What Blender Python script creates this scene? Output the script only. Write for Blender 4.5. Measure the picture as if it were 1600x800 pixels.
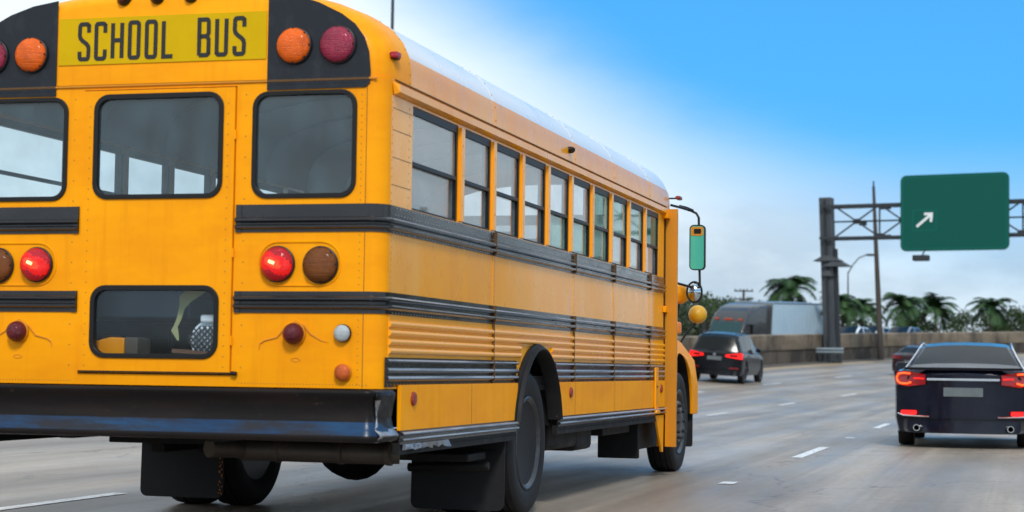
import bpy, bmesh, math, random
from mathutils import Vector, Matrix
from mathutils.geometry import tessellate_polygon
random.seed(7)
for o in list(bpy.data.objects): bpy.data.objects.remove(o, do_unlink=True)
scn = bpy.context.scene
COL = scn.collection
R = math.radians
PI = math.pi

# ------------------------------------------------------------------ camera
YAW, PIT, ROL = 0.2701, 0.0601, 0.0134
CAM = Vector((4.5113, -9.306, 1.0217))
F = Vector((-math.sin(YAW)*math.cos(PIT), math.cos(YAW)*math.cos(PIT), math.sin(PIT)))
R0 = Vector((math.cos(YAW), math.sin(YAW), 0)); U0 = R0.cross(F)
RR = R0*math.cos(ROL) + U0*math.sin(ROL); UU = RR.cross(F)
cd = bpy.data.cameras.new('camera'); cam = bpy.data.objects.new('camera', cd); COL.objects.link(cam)
cam.matrix_world = Matrix(((RR.x, UU.x, -F.x, CAM.x), (RR.y, UU.y, -F.y, CAM.y), (RR.z, UU.z, -F.z, CAM.z), (0, 0, 0, 1)))
cd.sensor_width = 36; cd.lens = 2883.26/1600*36; cd.clip_start = .1; cd.clip_end = 6000
cd.dof.use_dof = True; cd.dof.focus_distance = 14.5; cd.dof.aperture_fstop = 2.8
scn.camera = cam

# ------------------------------------------------------------------ world, sun, exposure
SUN_EL, SUN_ROT = 42, 158      # soft sun through cloud, behind the camera
world = bpy.data.worlds.new('World'); scn.world = world; world.use_nodes = True
wt = world.node_tree; wn = wt.nodes; wl = wt.links; wn.clear()
def N(t, **k):
    n = wn.new(t)
    for a, b in k.items(): setattr(n, a, b)
    return n
out = N('ShaderNodeOutputWorld'); bg = N('ShaderNodeBackground'); wl.new(bg.outputs[0], out.inputs[0])
bg.inputs[1].default_value = .12
sky = N('ShaderNodeTexSky', sky_type='NISHITA'); sky.sun_disc = False
sky.sun_elevation = R(SUN_EL); sky.sun_rotation = R(SUN_ROT); sky.air_density = 1.0; sky.dust_density = .3; sky.ozone_density = 2
tc = N('ShaderNodeTexCoord')
def math_(op, a, b=None, c=None, clamp=False):
    n = N('ShaderNodeMath', operation=op, use_clamp=clamp)
    for i, v in enumerate((a, b, c)):
        if v is None: continue
        if isinstance(v, (int, float)): n.inputs[i].default_value = v
        else: wl.new(v, n.inputs[i])
    return n.outputs[0]
sp = N('ShaderNodeSeparateXYZ'); wl.new(tc.outputs['Generated'], sp.inputs[0])
elev = math_('ARCSINE', sp.outputs[2])                      # radians
azi = math_('ARCTAN2', sp.outputs[0], sp.outputs[1])        # 0 = +y, positive to the right
mp = N('ShaderNodeMapping'); mp.inputs['Scale'].default_value = (1, 1, 2.6); wl.new(tc.outputs['Generated'], mp.inputs[0])
n1 = N('ShaderNodeTexNoise'); n1.inputs['Scale'].default_value = 5.5; n1.inputs['Detail'].default_value = 7; n1.inputs['Roughness'].default_value = .58
wl.new(mp.outputs[0], n1.inputs['Vector'])
n2 = N('ShaderNodeTexNoise'); n2.inputs['Scale'].default_value = 1.6; n2.inputs['Detail'].default_value = 4
wl.new(mp.outputs[0], n2.inputs['Vector'])
# cloud layer edge: clear blue above it ahead right, bright cloud below it and to the left
a_ = math_('MULTIPLY', azi, -1)                              # left positive
t1 = math_('ADD', a_, .02); t1 = math_('MAXIMUM', t1, -.3)
edge = math_('MULTIPLY_ADD', math_('MULTIPLY', t1, t1), 1.15, .088)
d0 = math_('SUBTRACT', elev, edge)
d1 = math_('MULTIPLY_ADD', math_('SUBTRACT', n1.outputs[0], .5), .045, d0)
mr = N('ShaderNodeMapRange', interpolation_type='SMOOTHERSTEP'); wl.new(d1, mr.inputs[0]); mr.inputs[1].default_value = -.078; mr.inputs[2].default_value = .050
# away from the view the sky is broken cloud
brk = N('ShaderNodeMapRange', interpolation_type='SMOOTHSTEP'); wl.new(n2.outputs[0], brk.inputs[0]); brk.inputs[1].default_value = .50; brk.inputs[2].default_value = .64
hi = N('ShaderNodeMapRange', interpolation_type='SMOOTHSTEP'); wl.new(elev, hi.inputs[0]); hi.inputs[1].default_value = .26; hi.inputs[2].default_value = .42
cover = math_('MULTIPLY', hi.outputs[0], math_('SUBTRACT', 1, brk.outputs[0]))
blue = math_('MULTIPLY', mr.outputs[0], math_('SUBTRACT', 1, cover), clamp=True)
# cloud colour, greyer undersides low down
ramp = N('ShaderNodeValToRGB'); wl.new(n1.outputs[0], ramp.inputs[0])
e = ramp.color_ramp.elements; e[0].position = .38; e[0].color = (.45, .565, .67, 1); e[1].position = .58; e[1].color = (.71, .83, .91, 1)
ramp2 = N('ShaderNodeMapRange'); wl.new(elev, ramp2.inputs[0]); ramp2.inputs[1].default_value = .055; ramp2.inputs[2].default_value = .16; ramp2.inputs[3].default_value = 0; ramp2.inputs[4].default_value = 1
mixc = N('ShaderNodeMix', data_type='RGBA'); wl.new(ramp2.outputs[0], mixc.inputs[0]); wl.new(ramp.outputs[0], mixc.inputs[6]); mixc.inputs[7].default_value = (.80, .89, .96, 1)
cl = N('ShaderNodeVectorMath', operation='SCALE'); wl.new(mixc.outputs[2], cl.inputs[0]); cl.inputs[3].default_value = 1/.12*1.0
skt = N('ShaderNodeMix', data_type='RGBA', blend_type='MULTIPLY'); skt.inputs[0].default_value = 1
wl.new(sky.outputs[0], skt.inputs[6]); skt.inputs[7].default_value = (.42, .90, 1.25, 1)
bl2 = N('ShaderNodeMix', data_type='RGBA'); bl2.inputs[0].default_value = .75; wl.new(skt.outputs[2], bl2.inputs[6]); bl2.inputs[7].default_value = (.048/.12, .350/.12, .77/.12, 1)
fin = N('ShaderNodeMix', data_type='RGBA'); wl.new(blue, fin.inputs[0]); wl.new(cl.outputs[0], fin.inputs[6]); wl.new(bl2.outputs[2], fin.inputs[7])
wl.new(fin.outputs[2], bg.inputs[0])
sd = bpy.data.lights.new('sun', 'SUN'); sun = bpy.data.objects.new('sun', sd); COL.objects.link(sun)
sd.energy = 1.9; sd.angle = R(10); sd.color = (1, .95, .88)
# sun direction follows the sky node: azimuth measured clockwise from +y
sv = Vector((math.sin(R(SUN_ROT))*math.cos(R(SUN_EL)), math.cos(R(SUN_ROT))*math.cos(R(SUN_EL)), math.sin(R(SUN_EL))))
sun.rotation_euler = sv.to_track_quat('Z', 'Y').to_euler()
vs = scn.view_settings; vs.view_transform = 'Standard'; vs.look = 'None'; vs.gamma = 1; vs.exposure = 0.25; vs.use_curve_mapping = False
scn.render.engine = 'CYCLES'
scn.cycles.max_bounces = 8; scn.cycles.transparent_max_bounces = 16

# ------------------------------------------------------------------ materials
def mat(name, col, rough=.5, metal=0, coat=0, spec=.5, noise=None, bump=None, emit=None, estr=1, alpha=None):
    """noise=(scale(x,y,z), colour2, lo, hi) mixes a second colour; bump=(scale, strength)"""
    m = bpy.data.materials.new(name); m.use_nodes = True; t = m.node_tree; b = t.nodes['Principled BSDF']
    b.inputs['Base Color'].default_value = (*col, 1); b.inputs['Roughness'].default_value = rough
    b.inputs['Metallic'].default_value = metal; b.inputs['Coat Weight'].default_value = coat; b.inputs['Coat Roughness'].default_value = .08
    b.inputs['Specular IOR Level'].default_value = spec
    tcn = t.nodes.new('ShaderNodeTexCoord')
    def nz(sc, detail=6):
        mpn = t.nodes.new('ShaderNodeMapping'); mpn.inputs['Scale'].default_value = sc; t.links.new(tcn.outputs['Object'], mpn.inputs[0])
        n = t.nodes.new('ShaderNodeTexNoise'); n.inputs['Scale'].default_value = 1; n.inputs['Detail'].default_value = detail; n.inputs['Roughness'].default_value = .65
        t.links.new(mpn.outputs[0], n.inputs['Vector']); return n
    if noise:
        prev = None
        for (sc, c2, lo, hi, amt) in noise:
            n = nz(sc); r = t.nodes.new('ShaderNodeMapRange'); t.links.new(n.outputs[0], r.inputs[0])
            r.inputs[1].default_value = lo; r.inputs[2].default_value = hi; r.inputs[3].default_value = 0; r.inputs[4].default_value = amt
            mx = t.nodes.new('ShaderNodeMix'); mx.data_type = 'RGBA'; t.links.new(r.outputs[0], mx.inputs[0])
            if prev: t.links.new(prev, mx.inputs[6])
            else: mx.inputs[6].default_value = (*col, 1)
            mx.inputs[7].default_value = (*c2, 1); prev = mx.outputs[2]
        t.links.new(prev, b.inputs['Base Color'])
        rr = t.nodes.new('ShaderNodeMapRange'); t.links.new(n.outputs[0], rr.inputs[0]); rr.inputs[1].default_value = .3; rr.inputs[2].default_value = .7
        rr.inputs[3].default_value = max(.02, rough-.08); rr.inputs[4].default_value = min(1, rough+.12); t.links.new(rr.outputs[0], b.inputs['Roughness'])
    if bump:
        n = nz((bump[0],)*3 if isinstance(bump[0], (int, float)) else bump[0]); bp = t.nodes.new('ShaderNodeBump'); bp.inputs['Strength'].default_value = bump[1]; bp.inputs['Distance'].default_value = .02
        t.links.new(n.outputs[0], bp.inputs['Height']); t.links.new(bp.outputs[0], b.inputs['Normal'])
    if emit:
        b.inputs['Emission Color'].default_value = (*emit, 1); b.inputs['Emission Strength'].default_value = estr
    return m
def glass(name, tint, dirt=.12, dirtcol=(.5, .55, .55), ior=1.5, rough=.02):
    m = bpy.data.materials.new(name); m.use_nodes = True; t = m.node_tree; t.nodes.clear()
    o = t.nodes.new('ShaderNodeOutputMaterial'); tr = t.nodes.new('ShaderNodeBsdfTransparent'); tr.inputs[0].default_value = (*tint, 1)
    g = t.nodes.new('ShaderNodeBsdfGlossy'); g.inputs['Roughness'].default_value = rough; df = t.nodes.new('ShaderNodeBsdfDiffuse'); df.inputs[0].default_value = (*dirtcol, 1)
    fr = t.nodes.new('ShaderNodeFresnel'); ge = t.nodes.new('ShaderNodeNewGeometry'); io = t.nodes.new('ShaderNodeMix'); t.links.new(ge.outputs['Backfacing'], io.inputs[0]); io.inputs[2].default_value = ior; io.inputs[3].default_value = 1/ior; t.links.new(io.outputs[0], fr.inputs[0])
    m1 = t.nodes.new('ShaderNodeMixShader'); m2 = t.nodes.new('ShaderNodeMixShader')
    tcn = t.nodes.new('ShaderNodeTexCoord'); mpn = t.nodes.new('ShaderNodeMapping'); mpn.inputs['Scale'].default_value = (5, 2, 3); n = t.nodes.new('ShaderNodeTexNoise'); n.inputs['Detail'].default_value = 8; n.inputs['Scale'].default_value = 1
    t.links.new(tcn.outputs['Object'], mpn.inputs[0]); t.links.new(mpn.outputs[0], n.inputs['Vector'])
    mr_ = t.nodes.new('ShaderNodeMapRange'); t.links.new(n.outputs[0], mr_.inputs[0]); mr_.inputs[1].default_value = .35; mr_.inputs[2].default_value = .7; mr_.inputs[3].default_value = dirt*.5; mr_.inputs[4].default_value = dirt*1.6
    t.links.new(mr_.outputs[0], m1.inputs[0]); t.links.new(tr.outputs[0], m1.inputs[1]); t.links.new(df.outputs[0], m1.inputs[2])
    t.links.new(fr.outputs[0], m2.inputs[0]); t.links.new(m1.outputs[0], m2.inputs[1]); t.links.new(g.outputs[0], m2.inputs[2]); t.links.new(m2.outputs[0], o.inputs[0])
    return m
M = {}
M['yellow'] = mat('bus_yellow', (.98, .375, .0008), .42, coat=.04, spec=.12, noise=[((.9, .9, 2.2), (.84, .28, .003), .40, .66, .7), ((7, 7, 14), (.88, .42, .03), .62, .80, .35), ((22, 22, 7), (.35, .14, .01), .70, .86, .4), ((1.4, 1.4, 5), (.80, .24, .001), .5, .8, .5), ((13, 13, 1.1), (.74, .23, .003), .52, .74, .45)], bump=((3, 3, 3), .05))
M['yellow_side'] = mat('bus_yellow_faded', (.98, .38, .0015), .30, coat=.42, spec=.25, noise=[((1.6, 1.1, .5), (.95, .46, .08), .46, .66, .75), ((3, 2.2, .9), (.84, .27, .002), .50, .75, .6), ((12, 9, 5), (.50, .22, .03), .68, .84, .35)], bump=((1.4, .8, 1.6), .16))
M['yellow_rib'] = mat('bus_yellow_ribbed', (.98, .40, .001), .26, coat=.4, spec=.26, noise=[((2, 1, 8), (.90, .42, .05), .45, .7, .6), ((5, .7, 9), (.60, .24, .02), .60, .85, .35)])
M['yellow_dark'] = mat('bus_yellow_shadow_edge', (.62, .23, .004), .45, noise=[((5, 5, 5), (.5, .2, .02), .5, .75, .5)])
M['seam'] = mat('dirty_seam', (.10, .05, .015), .7)
M['rivet'] = mat('dirty_rivet', (.42, .19, .02), .5)
M['black'] = mat('black_paint', (.014, .014, .016), .28, coat=.3, noise=[((3, 3, 6), (.035, .033, .034), .5, .75, .6)])
M['blackp'] = mat('black_panel_paint', (.009, .012, .018), .38, coat=.1, spec=.3, noise=[((10, 10, 6), (.035, .04, .05), .5, .8, .6), ((35, 35, 35), (.25, .2, .15), .72, .8, .5)])
M['blackrail'] = mat('black_rail_paint', (.014, .014, .016), .20, coat=.35, spec=.4, noise=[((2, .8, 5), (.035, .033, .034), .45, .75, .6), ((9, 4, 14), (.20, .18, .16), .66, .82, .30)], bump=((3, 1.2, 3), .05))
M['rib_highlight'] = mat('rail_highlight_grey', (.36, .36, .37), .25, metal=.3, noise=[((5, .9, 30), (.03, .03, .032), .44, .62, .9)])  # rib highlights painted as patchy pale grey on the crowns
M['bumper'] = mat('black_bumper_paint', (.008, .0065, .0065), .36, coat=.0, spec=.16, noise=[((1.5, 3, 9), (.020, .012, .010), .45, .7, .8), ((9, 9, 20), (.14, .09, .06), .66, .82, .45)], bump=((4, 4, 5), .14))
M['steel'] = mat('bare_steel', (.42, .43, .46), .32, metal=.9, noise=[((30, 20, 30), (.05, .045, .04), .5, .68, .8)], bump=(30, .4))
M['rubber'] = mat('rubber', (.009, .009, .010), .62, spec=.3, noise=[((4, 4, 4), (.022, .022, .024), .45, .75, .7)])
M['gasket'] = mat('window_gasket', (.009, .009, .010), .42, spec=.3)
M['under'] = mat('underbody_black', (.009, .009, .009), .6, spec=.25, noise=[((6, 6, 6), (.03, .025, .02), .5, .8, .7)])
M['pipe'] = mat('exhaust_steel', (.085, .072, .062), .5, metal=.5, noise=[((9, 9, 9), (.16, .12, .09), .5, .8, .6)])
M['roofwhite'] = mat('roof_white_paint', (.80, .81, .82), .30, coat=.3, noise=[((1, 1, 1), (.72, .74, .76), .45, .7, .6)])
M['rim'] = mat('wheel_rim_dark', (.018, .020, .024), .38, coat=.2, noise=[((9, 9, 9), (.1, .1, .1), .5, .8, .7)])
M['glass'] = glass('bus_glass', (.95, .975, .975), .20, (.62, .69, .70), ior=1.75)
M['glassr'] = glass('bus_rear_glass', (.93, .985, 1.0), .045, (.28, .44, .54), rough=.05)
M['glassl'] = glass('bus_left_glass', (.97, .99, .99), .10, (.80, .86, .88), ior=1.08)
M['glassg'] = glass('bus_glass_green_reflection', (.80, .95, .90), .45, (.42, .66, .58), ior=1.6)  # green reflections put into the tint and haze colour of the panes
M['glassd'] = glass('lower_rear_glass', (.93, .96, .98), .02, (.15, .2, .22), ior=1.4, rough=.05)
M['glasst'] = glass('bus_teal_glass', (.05, .40, .34), .50, (.01, .30, .25), ior=1.35)
M['inner'] = mat('interior_lining', (.15, .20, .22), .6)
M['ceil'] = mat('interior_ceiling', (.22, .29, .32), .4)
M['seat'] = mat('seat_vinyl', (.035, .055, .085), .5, bump=(20, .1))
M['sign'] = mat('sign_panel_yellow', (.64, .40, .0005), .5, spec=.12, noise=[((4, 4, 4), (.56, .35, .0005), .4, .7, .6)])
M['letter'] = mat('sign_lettering', (.012, .012, .012), .45)
def lens(name, col, e=None, s=0, rough=.22):
    m = mat(name, col, rough, coat=.12, spec=.30, noise=[((9, 9, 9), tuple(c*.45 for c in col), .42, .68, .7)], bump=((3, 3, 160), .5))
    if e: 
        b = m.node_tree.nodes['Principled BSDF']; b.inputs['Emission Color'].default_value = (*e, 1); b.inputs['Emission Strength'].default_value = s
    return m
M['amber'] = lens('amber_lens', (.86, .13, .001)); M['redlens'] = lens('faded_red_lens', (.33, .022, .06))
M['redlit'] = lens('lit_red_lens', (.7, .01, .01), (1, .003, .002), .30); M['ambdim'] = lens('unlit_amber_lens', (.18, .050, .004), rough=.45)
M['reddark'] = lens('dark_red_lens', (.12, .008, .015)); M['clear'] = lens('clear_lens', (.45, .50, .52)); M['orange'] = lens('orange_reflector', (.72, .13, .02))
M['redsmall'] = lens('small_red_lens', (.42, .012, .03)); M['hot'] = mat('lit_bulb', (1, .5, .2), .4, emit=(1, .55, .25), estr=1.6); M['warm'] = lens('lit_red_lens_centre', (.8, .02, .01), (1, .07, .015), .75); M['redout'] = lens('lit_red_lens_rim', (.45, .008, .02), (1, .004, .01), .05)
M['sred'] = lens('side_reflector_red', (.30, .03, .012)); M['turn'] = lens('turn_lens', (.85, .22, .01))

# ------------------------------------------------------------------ mesh helpers
class MB:
    def __init__(s): s.v = []; s.f = []; s.m = []; s.uv = None
    def face(s, idx, mi=0): s.f.append(tuple(idx)); s.m.append(mi)
    def add(s, vs, fs, mi=0):
        b = len(s.v); s.v += [tuple(v) for v in vs]
        for f in fs: s.face([i+b for i in f], mi)
        return s
    def box(s, x0, x1, y0, y1, z0, z1, mi=0):
        x0, x1 = sorted((x0, x1)); y0, y1 = sorted((y0, y1)); z0, z1 = sorted((z0, z1))
        return s.add([(x0,y0,z0),(x1,y0,z0),(x1,y1,z0),(x0,y1,z0),(x0,y0,z1),(x1,y0,z1),(x1,y1,z1),(x0,y1,z1)],
            [(0,3,2,1),(4,5,6,7),(0,1,5,4),(1,2,6,5),(2,3,7,6),(3,0,4,7)], mi)
    def bar(s, p, q, w, h, up=(0,0,1), mi=0):
        p = Vector(p); q = Vector(q); d = (q-p).normalized(); u = Vector(up); r = d.cross(u)
        if r.length < 1e-4: r = d.cross(Vector((1,0,0)))
        r.normalize(); u = r.cross(d); vs = []
        for c in (p, q):
            for a, b in ((-1,-1),(1,-1),(1,1),(-1,1)): vs.append(c + r*a*w/2 + u*b*h/2)
        return s.add(vs, [(0,1,2,3),(7,6,5,4),(0,4,5,1),(1,5,6,2),(2,6,7,3),(3,7,4,0)], mi)
    def rings(s, rings, closed=True, cap0=True, cap1=True, mi=0, loop=False):
        n = len(rings[0]); b = len(s.v)
        for r in rings: s.v += [tuple(v) for v in r]
        m = len(rings)
        for i in range(m if loop else m-1):
            j2 = (i+1) % m
            for j in range(n if closed else n-1):
                k = (j+1) % n; s.face((b+i*n+j, b+i*n+k, b+j2*n+k, b+j2*n+j), mi)
        if not loop:
            if cap0: s.face([b+j for j in range(n)][::-1], mi)
            if cap1: s.face([b+(m-1)*n+j for j in range(n)], mi)
        return s
    def tube(s, pts, r, n=8, mi=0, loop=False):
        pts = [Vector(p) for p in pts]; rs = r if isinstance(r, (list, tuple)) else [r]*len(pts); rg = []; up = None
        for i, p in enumerate(pts):
            if loop: d = pts[(i+1) % len(pts)] - pts[i-1]
            else: d = pts[min(i+1, len(pts)-1)] - pts[max(i-1, 0)]
            d.normalize()
            if up is None: up = d.orthogonal().normalized()
            a = (up - d*up.dot(d)); a = a.normalized() if a.length > 1e-5 else d.orthogonal().normalized(); up = a; c = d.cross(a)
            rg.append([p + (a*math.cos(2*PI*k/n) + c*math.sin(2*PI*k/n))*rs[i] for k in range(n)])
        return s.rings(rg, mi=mi, loop=loop)
    def lathe(s, prof, o, axis, n=28, mi=0):
        """prof: (radius, height along axis)"""
        o = Vector(o); ax = Vector(axis).normalized(); a = ax.orthogonal().normalized(); c = ax.cross(a)
        rg = [[o + ax*h + (a*math.cos(2*PI*k/n)+c*math.sin(2*PI*k/n))*max(r, 1e-4) for k in range(n)] for r, h in prof]
        return s.rings(rg, mi=mi)
    def prism(s, outer, holes, fn, w0, w1, mi=0, mside=None):
        """polygon with holes in (u,v), thickness w0..w1, fn(u,v,w) -> point"""
        loops = [outer] + list(holes); flat = [p for l in loops for p in l]
        tri = tessellate_polygon([[Vector((p[0], p[1], 0)) for p in l] for l in loops])
        nn = len(flat); b = len(s.v)
        s.v += [tuple(fn(u, v, w0)) for u, v in flat] + [tuple(fn(u, v, w1)) for u, v in flat]
        for t in tri:
            s.face([b+i for i in t], mi); s.face([b+nn+i for i in t][::-1], mi)
        k = 0
        for l in loops:
            L = len(l)
            for i in range(L):
                j = (i+1) % L; s.face((b+k+i, b+k+j, b+nn+k+j, b+nn+k+i), mi if mside is None else mside)
            k += L
        return s
    def dome(s, c, nrm, r, h=.35, mi=0, n=6):
        return s.lathe([(r, 0), (r*.75, r*h*.8), (.0005, r*h)], c, nrm, n, mi)
    def build(s, name, mats, parent=None, smooth=38, bevel=None, recalc=True, loc=None):
        me = bpy.data.meshes.new(name)
        bm = bmesh.new(); vv = [bm.verts.new(v) for v in s.v]
        uvl = bm.loops.layers.uv.new('uv') if s.uv else None
        for f, mi in zip(s.f, s.m):
            if len(set(f)) < 3: continue
            try: fc = bm.faces.new([vv[i] for i in f]); fc.material_index = mi
            except ValueError: continue
            if uvl:
                for lp, i in zip(fc.loops, f): lp[uvl].uv = s.uv[i]
        if getattr(s, 'merge', False): bmesh.ops.remove_doubles(bm, verts=bm.verts, dist=.0005)
        if recalc: bmesh.ops.recalc_face_normals(bm, faces=bm.faces)
        bm.to_mesh(me); bm.free()
        for m in (mats if isinstance(mats, (list, tuple)) else [mats]): me.materials.append(m)
        if smooth:
            me.polygons.foreach_set('use_smooth', [True]*len(me.polygons)); me.set_sharp_from_angle(angle=R(smooth))
        o = bpy.data.objects.new(name, me); COL.objects.link(o)
        if parent: o.parent = parent
        if loc: o.location = loc
        if bevel:
            bv = o.modifiers.new('bevel', 'BEVEL'); bv.width = bevel; bv.segments = 2; bv.limit_method = 'ANGLE'; bv.angle_limit = R(40)
        return o
def tag(o, label=None, cat=None, group=None, kind=None):
    if label: o['label'] = label
    if cat: o['category'] = cat
    if group: o['group'] = group
    if kind: o['kind'] = kind
    return o
def empty(name, loc=(0,0,0), rz=0):
    o = bpy.data.objects.new(name, None); COL.objects.link(o); o.location = loc; o.rotation_euler = (0,0,rz); o.empty_display_size = .3; return o
def copy_tree(o, parent=None):
    c = o.copy(); COL.objects.link(c)
    if parent: c.parent = parent
    for ch in o.children: copy_tree(ch, c)
    return c
def rrect(x0, x1, y0, y1, r, n=6):
    pts = []
    for cx, cy, a in ((x1-r, y1-r, 0), (x0+r, y1-r, 90), (x0+r, y0+r, 180), (x1-r, y0+r, 270)):
        for k in range(n+1):
            t = R(a+90*k/n); pts.append((cx+r*math.cos(t), cy+r*math.sin(t)))
    return pts
def XZ(y):   # (u,v,w) -> x, y+w, z
    return lambda u, v, w: (u, y+w, v)
def YZ(x):
    return lambda u, v, w: (x+w, u, v)

# ------------------------------------------------------------------ terrain
RC = 230.; Y0 = 38.
def smst(t): t = min(max(t, 0), 1); return t*t*(3-2*t)
def rise(y):
    if y < 35: return 0
    if y < 75: return .00035*(y-35)**2
    if y < 190: return .56+.028*(y-75)
    return .56+.028*115
def shift(y):
    if y < Y0: return 0
    ym = 150
    if y < ym: return (y-Y0)**2/(2*RC)
    return (ym-Y0)**2/(2*RC) + (y-ym)*(ym-Y0)/RC
def heading(y): return math.atan(max(0, min(y, 150)-Y0)/RC)
def zo(o, y): return rise(y) + .06*smst((y-30)/30)*min(max(-o-2, 0), 12) - .95*smst((-o-12.06)/.9)
def P(o, y, dz=0): return (o+shift(y), y, zo(o, y)+dz)
YS = [-300, -200, -120, -80, -60] + list(range(-40, 200, 2)) + [200, 210, 225, 250, 280, 320, 400, 600, 1000, 2000, 4000]
def strip(name, os_, y0, y1, dz, m, parent=None, ys=None, kind='structure'):
    ys = ys or ([y0] + [y for y in YS if y0 < y < y1] + [y1])
    b = MB(); b.uv = []
    for y in ys:
        for o in os_: b.v.append(P(o, y, dz)); b.uv.append((o, y))
    n = len(os_)
    for i in range(len(ys)-1):
        for j in range(n-1): b.face((i*n+j, i*n+j+1, (i+1)*n+j+1, (i+1)*n+j))
    ob = b.build(name, m, parent, smooth=60)
    if kind and not parent: ob['kind'] = kind
    return ob
def roadmat(name, c1, c2, c3, rlo, rhi):
    m = bpy.data.materials.new(name); m.use_nodes = True; t = m.node_tree; b = t.nodes['Principled BSDF']
    uv = t.nodes.new('ShaderNodeUVMap'); uv.uv_map = 'uv'
    def nz(sc, d=6, r=.6):
        mpn = t.nodes.new('ShaderNodeMapping'); mpn.inputs['Scale'].default_value = (*sc, 1); t.links.new(uv.outputs[0], mpn.inputs[0])
        n = t.nodes.new('ShaderNodeTexNoise'); n.inputs['Scale'].default_value = 1; n.inputs['Detail'].default_value = d; n.inputs['Roughness'].default_value = r
        t.links.new(mpn.outputs[0], n.inputs['Vector']); return n.outputs[0]
    def rng(v, a, b_, c=0, d=1):
        r = t.nodes.new('ShaderNodeMapRange'); t.links.new(v, r.inputs[0])
        for i, x in enumerate((a, b_, c, d)): r.inputs[i+1].default_value = x
        return r.outputs[0]
    def mix(f, a, b_):
        x = t.nodes.new('ShaderNodeMix'); x.data_type = 'RGBA'; t.links.new(f, x.inputs[0])
        for i, v in ((6, a), (7, b_)):
            if isinstance(v, tuple): x.inputs[i].default_value = (*v, 1)
            else: t.links.new(v, x.inputs[i])
        return x.outputs[2]
    streak = nz((2.3, .035), 5); blot = nz((.45, .12)); fine = nz((14, 6), 8, .8); grit = nz((70, 50), 4, .9)
    c = mix(rng(streak, .35, .65), c1, c2); c = mix(rng(blot, .42, .66, 0, .75), c, c3); c = mix(rng(nz((1.1, .02), 6, .7), .48, .62, 0, .6), c, c3); c = mix(rng(fine, .35, .75, 0, .55), c, c3)
    c = mix(rng(grit, .55, .75, 0, .45), c, (c1[0]*1.25, c1[1]*1.25, c1[2]*1.25))
    # darker tyre tracks and oil strip worn into each lane
    sx = t.nodes.new('ShaderNodeSeparateXYZ'); t.links.new(uv.outputs[0], sx.inputs[0])
    w = t.nodes.new('ShaderNodeMath'); w.operation = 'MULTIPLY_ADD'; t.links.new(sx.outputs[0], w.inputs[0]); w.inputs[1].default_value = 2*PI/1.85; w.inputs[2].default_value = 1.2
    s_ = t.nodes.new('ShaderNodeMath'); s_.operation = 'SINE'; t.links.new(w.outputs[0], s_.inputs[0])
    c = mix(rng(s_.outputs[0], -.2, 1, 0, .35), c, c3)
    # transverse joints of the concrete slabs
    jy = t.nodes.new('ShaderNodeMath'); jy.operation = 'PINGPONG'; t.links.new(sx.outputs[1], jy.inputs[0]); jy.inputs[1].default_value = 2.9
    c = mix(rng(jy.outputs[0], .0, .03, .45, 0), c, (.08, .07, .06))
    # fine wandering cracks
    mpv = t.nodes.new('ShaderNodeMapping'); mpv.inputs['Scale'].default_value = (.30, .16, 1); t.links.new(uv.outputs[0], mpv.inputs[0])
    ds_ = t.nodes.new('ShaderNodeVectorMath'); ds_.operation = 'MULTIPLY_ADD'; nzd = t.nodes.new('ShaderNodeTexNoise'); nzd.inputs['Scale'].default_value = .9; nzd.inputs['Detail'].default_value = 6; t.links.new(uv.outputs[0], nzd.inputs['Vector'])
    t.links.new(nzd.outputs['Color'], ds_.inputs[0]); ds_.inputs[1].default_value = (.5, .5, 0); t.links.new(mpv.outputs[0], ds_.inputs[2])
    vo = t.nodes.new('ShaderNodeTexVoronoi'); vo.feature = 'DISTANCE_TO_EDGE'; vo.inputs['Scale'].default_value = 1; t.links.new(ds_.outputs[0], vo.inputs['Vector'])
    c = mix(rng(vo.outputs['Distance'], .0, .008, .6, 0), c, (.06, .05, .045))
    t.links.new(c, b.inputs['Base Color']); b.inputs['Specular IOR Level'].default_value = .34
    t.links.new(rng(nz((1.2, .12), 5), .35, .68, rlo, rhi), b.inputs['Roughness'])
    bp = t.nodes.new('ShaderNodeBump'); bp.inputs['Strength'].default_value = .35; bp.inputs['Distance'].default_value = .01
    t.links.new(grit, bp.inputs['Height']); t.links.new(bp.outputs[0], b.inputs['Normal'])
    return m
M['road'] = roadmat('wet_concrete_road', (.46, .39, .315), (.33, .28, .225), (.145, .12, .097), .33, .56)
M['shoulder'] = roadmat('shoulder_concrete', (.20, .18, .16), (.14, .125, .11), (.09, .08, .07), .3, .6)
M['grass'] = mat('roadside_grass', (.045, .065, .02), .9, noise=[((.3, .3, .3), (.08, .075, .03), .4, .7, .8), ((4, 4, 4), (.02, .035, .01), .45, .7, .7)])
M['paint'] = mat('white_road_paint', (.78, .77, .74), .4, noise=[((20, 6, 1), (.30, .27, .24), .48, .66, .85)])
M['ypaint'] = mat('yellow_road_paint', (.62, .38, .10), .45, noise=[((9, 2, 1), (.35, .27, .15), .45, .68, .8)])
gos = [-2500, -900, -400, -200, -100, -60, -40, -31, -22, -14, -13.0, -12.8, -12.6, -12.4, -12.2, -12.06, -11.7, -8, -2, 4, 9.6, 12, 20, 40, 80, 200, 500, 1500, 3000]
strip('ground', gos, -300, 4000, -.06, M['grass'])
strip('road', [-10.4, -8, -5, -2, 2, 6, 9.6], -120, 300, 0, M['road'])
strip('road_shoulder', [-12.05, -11.2, -10.4], -120, 300, 0, M['shoulder'])
strip('outer_shoulder', [9.6, 12.2], -120, 300, 0, M['shoulder'])
strip('opposite_road', [-31, -22, -14, -13.0, -12.8, -12.6, -12.4, -12.2, -12.06], -120, 300, 0, M['road'])
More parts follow.
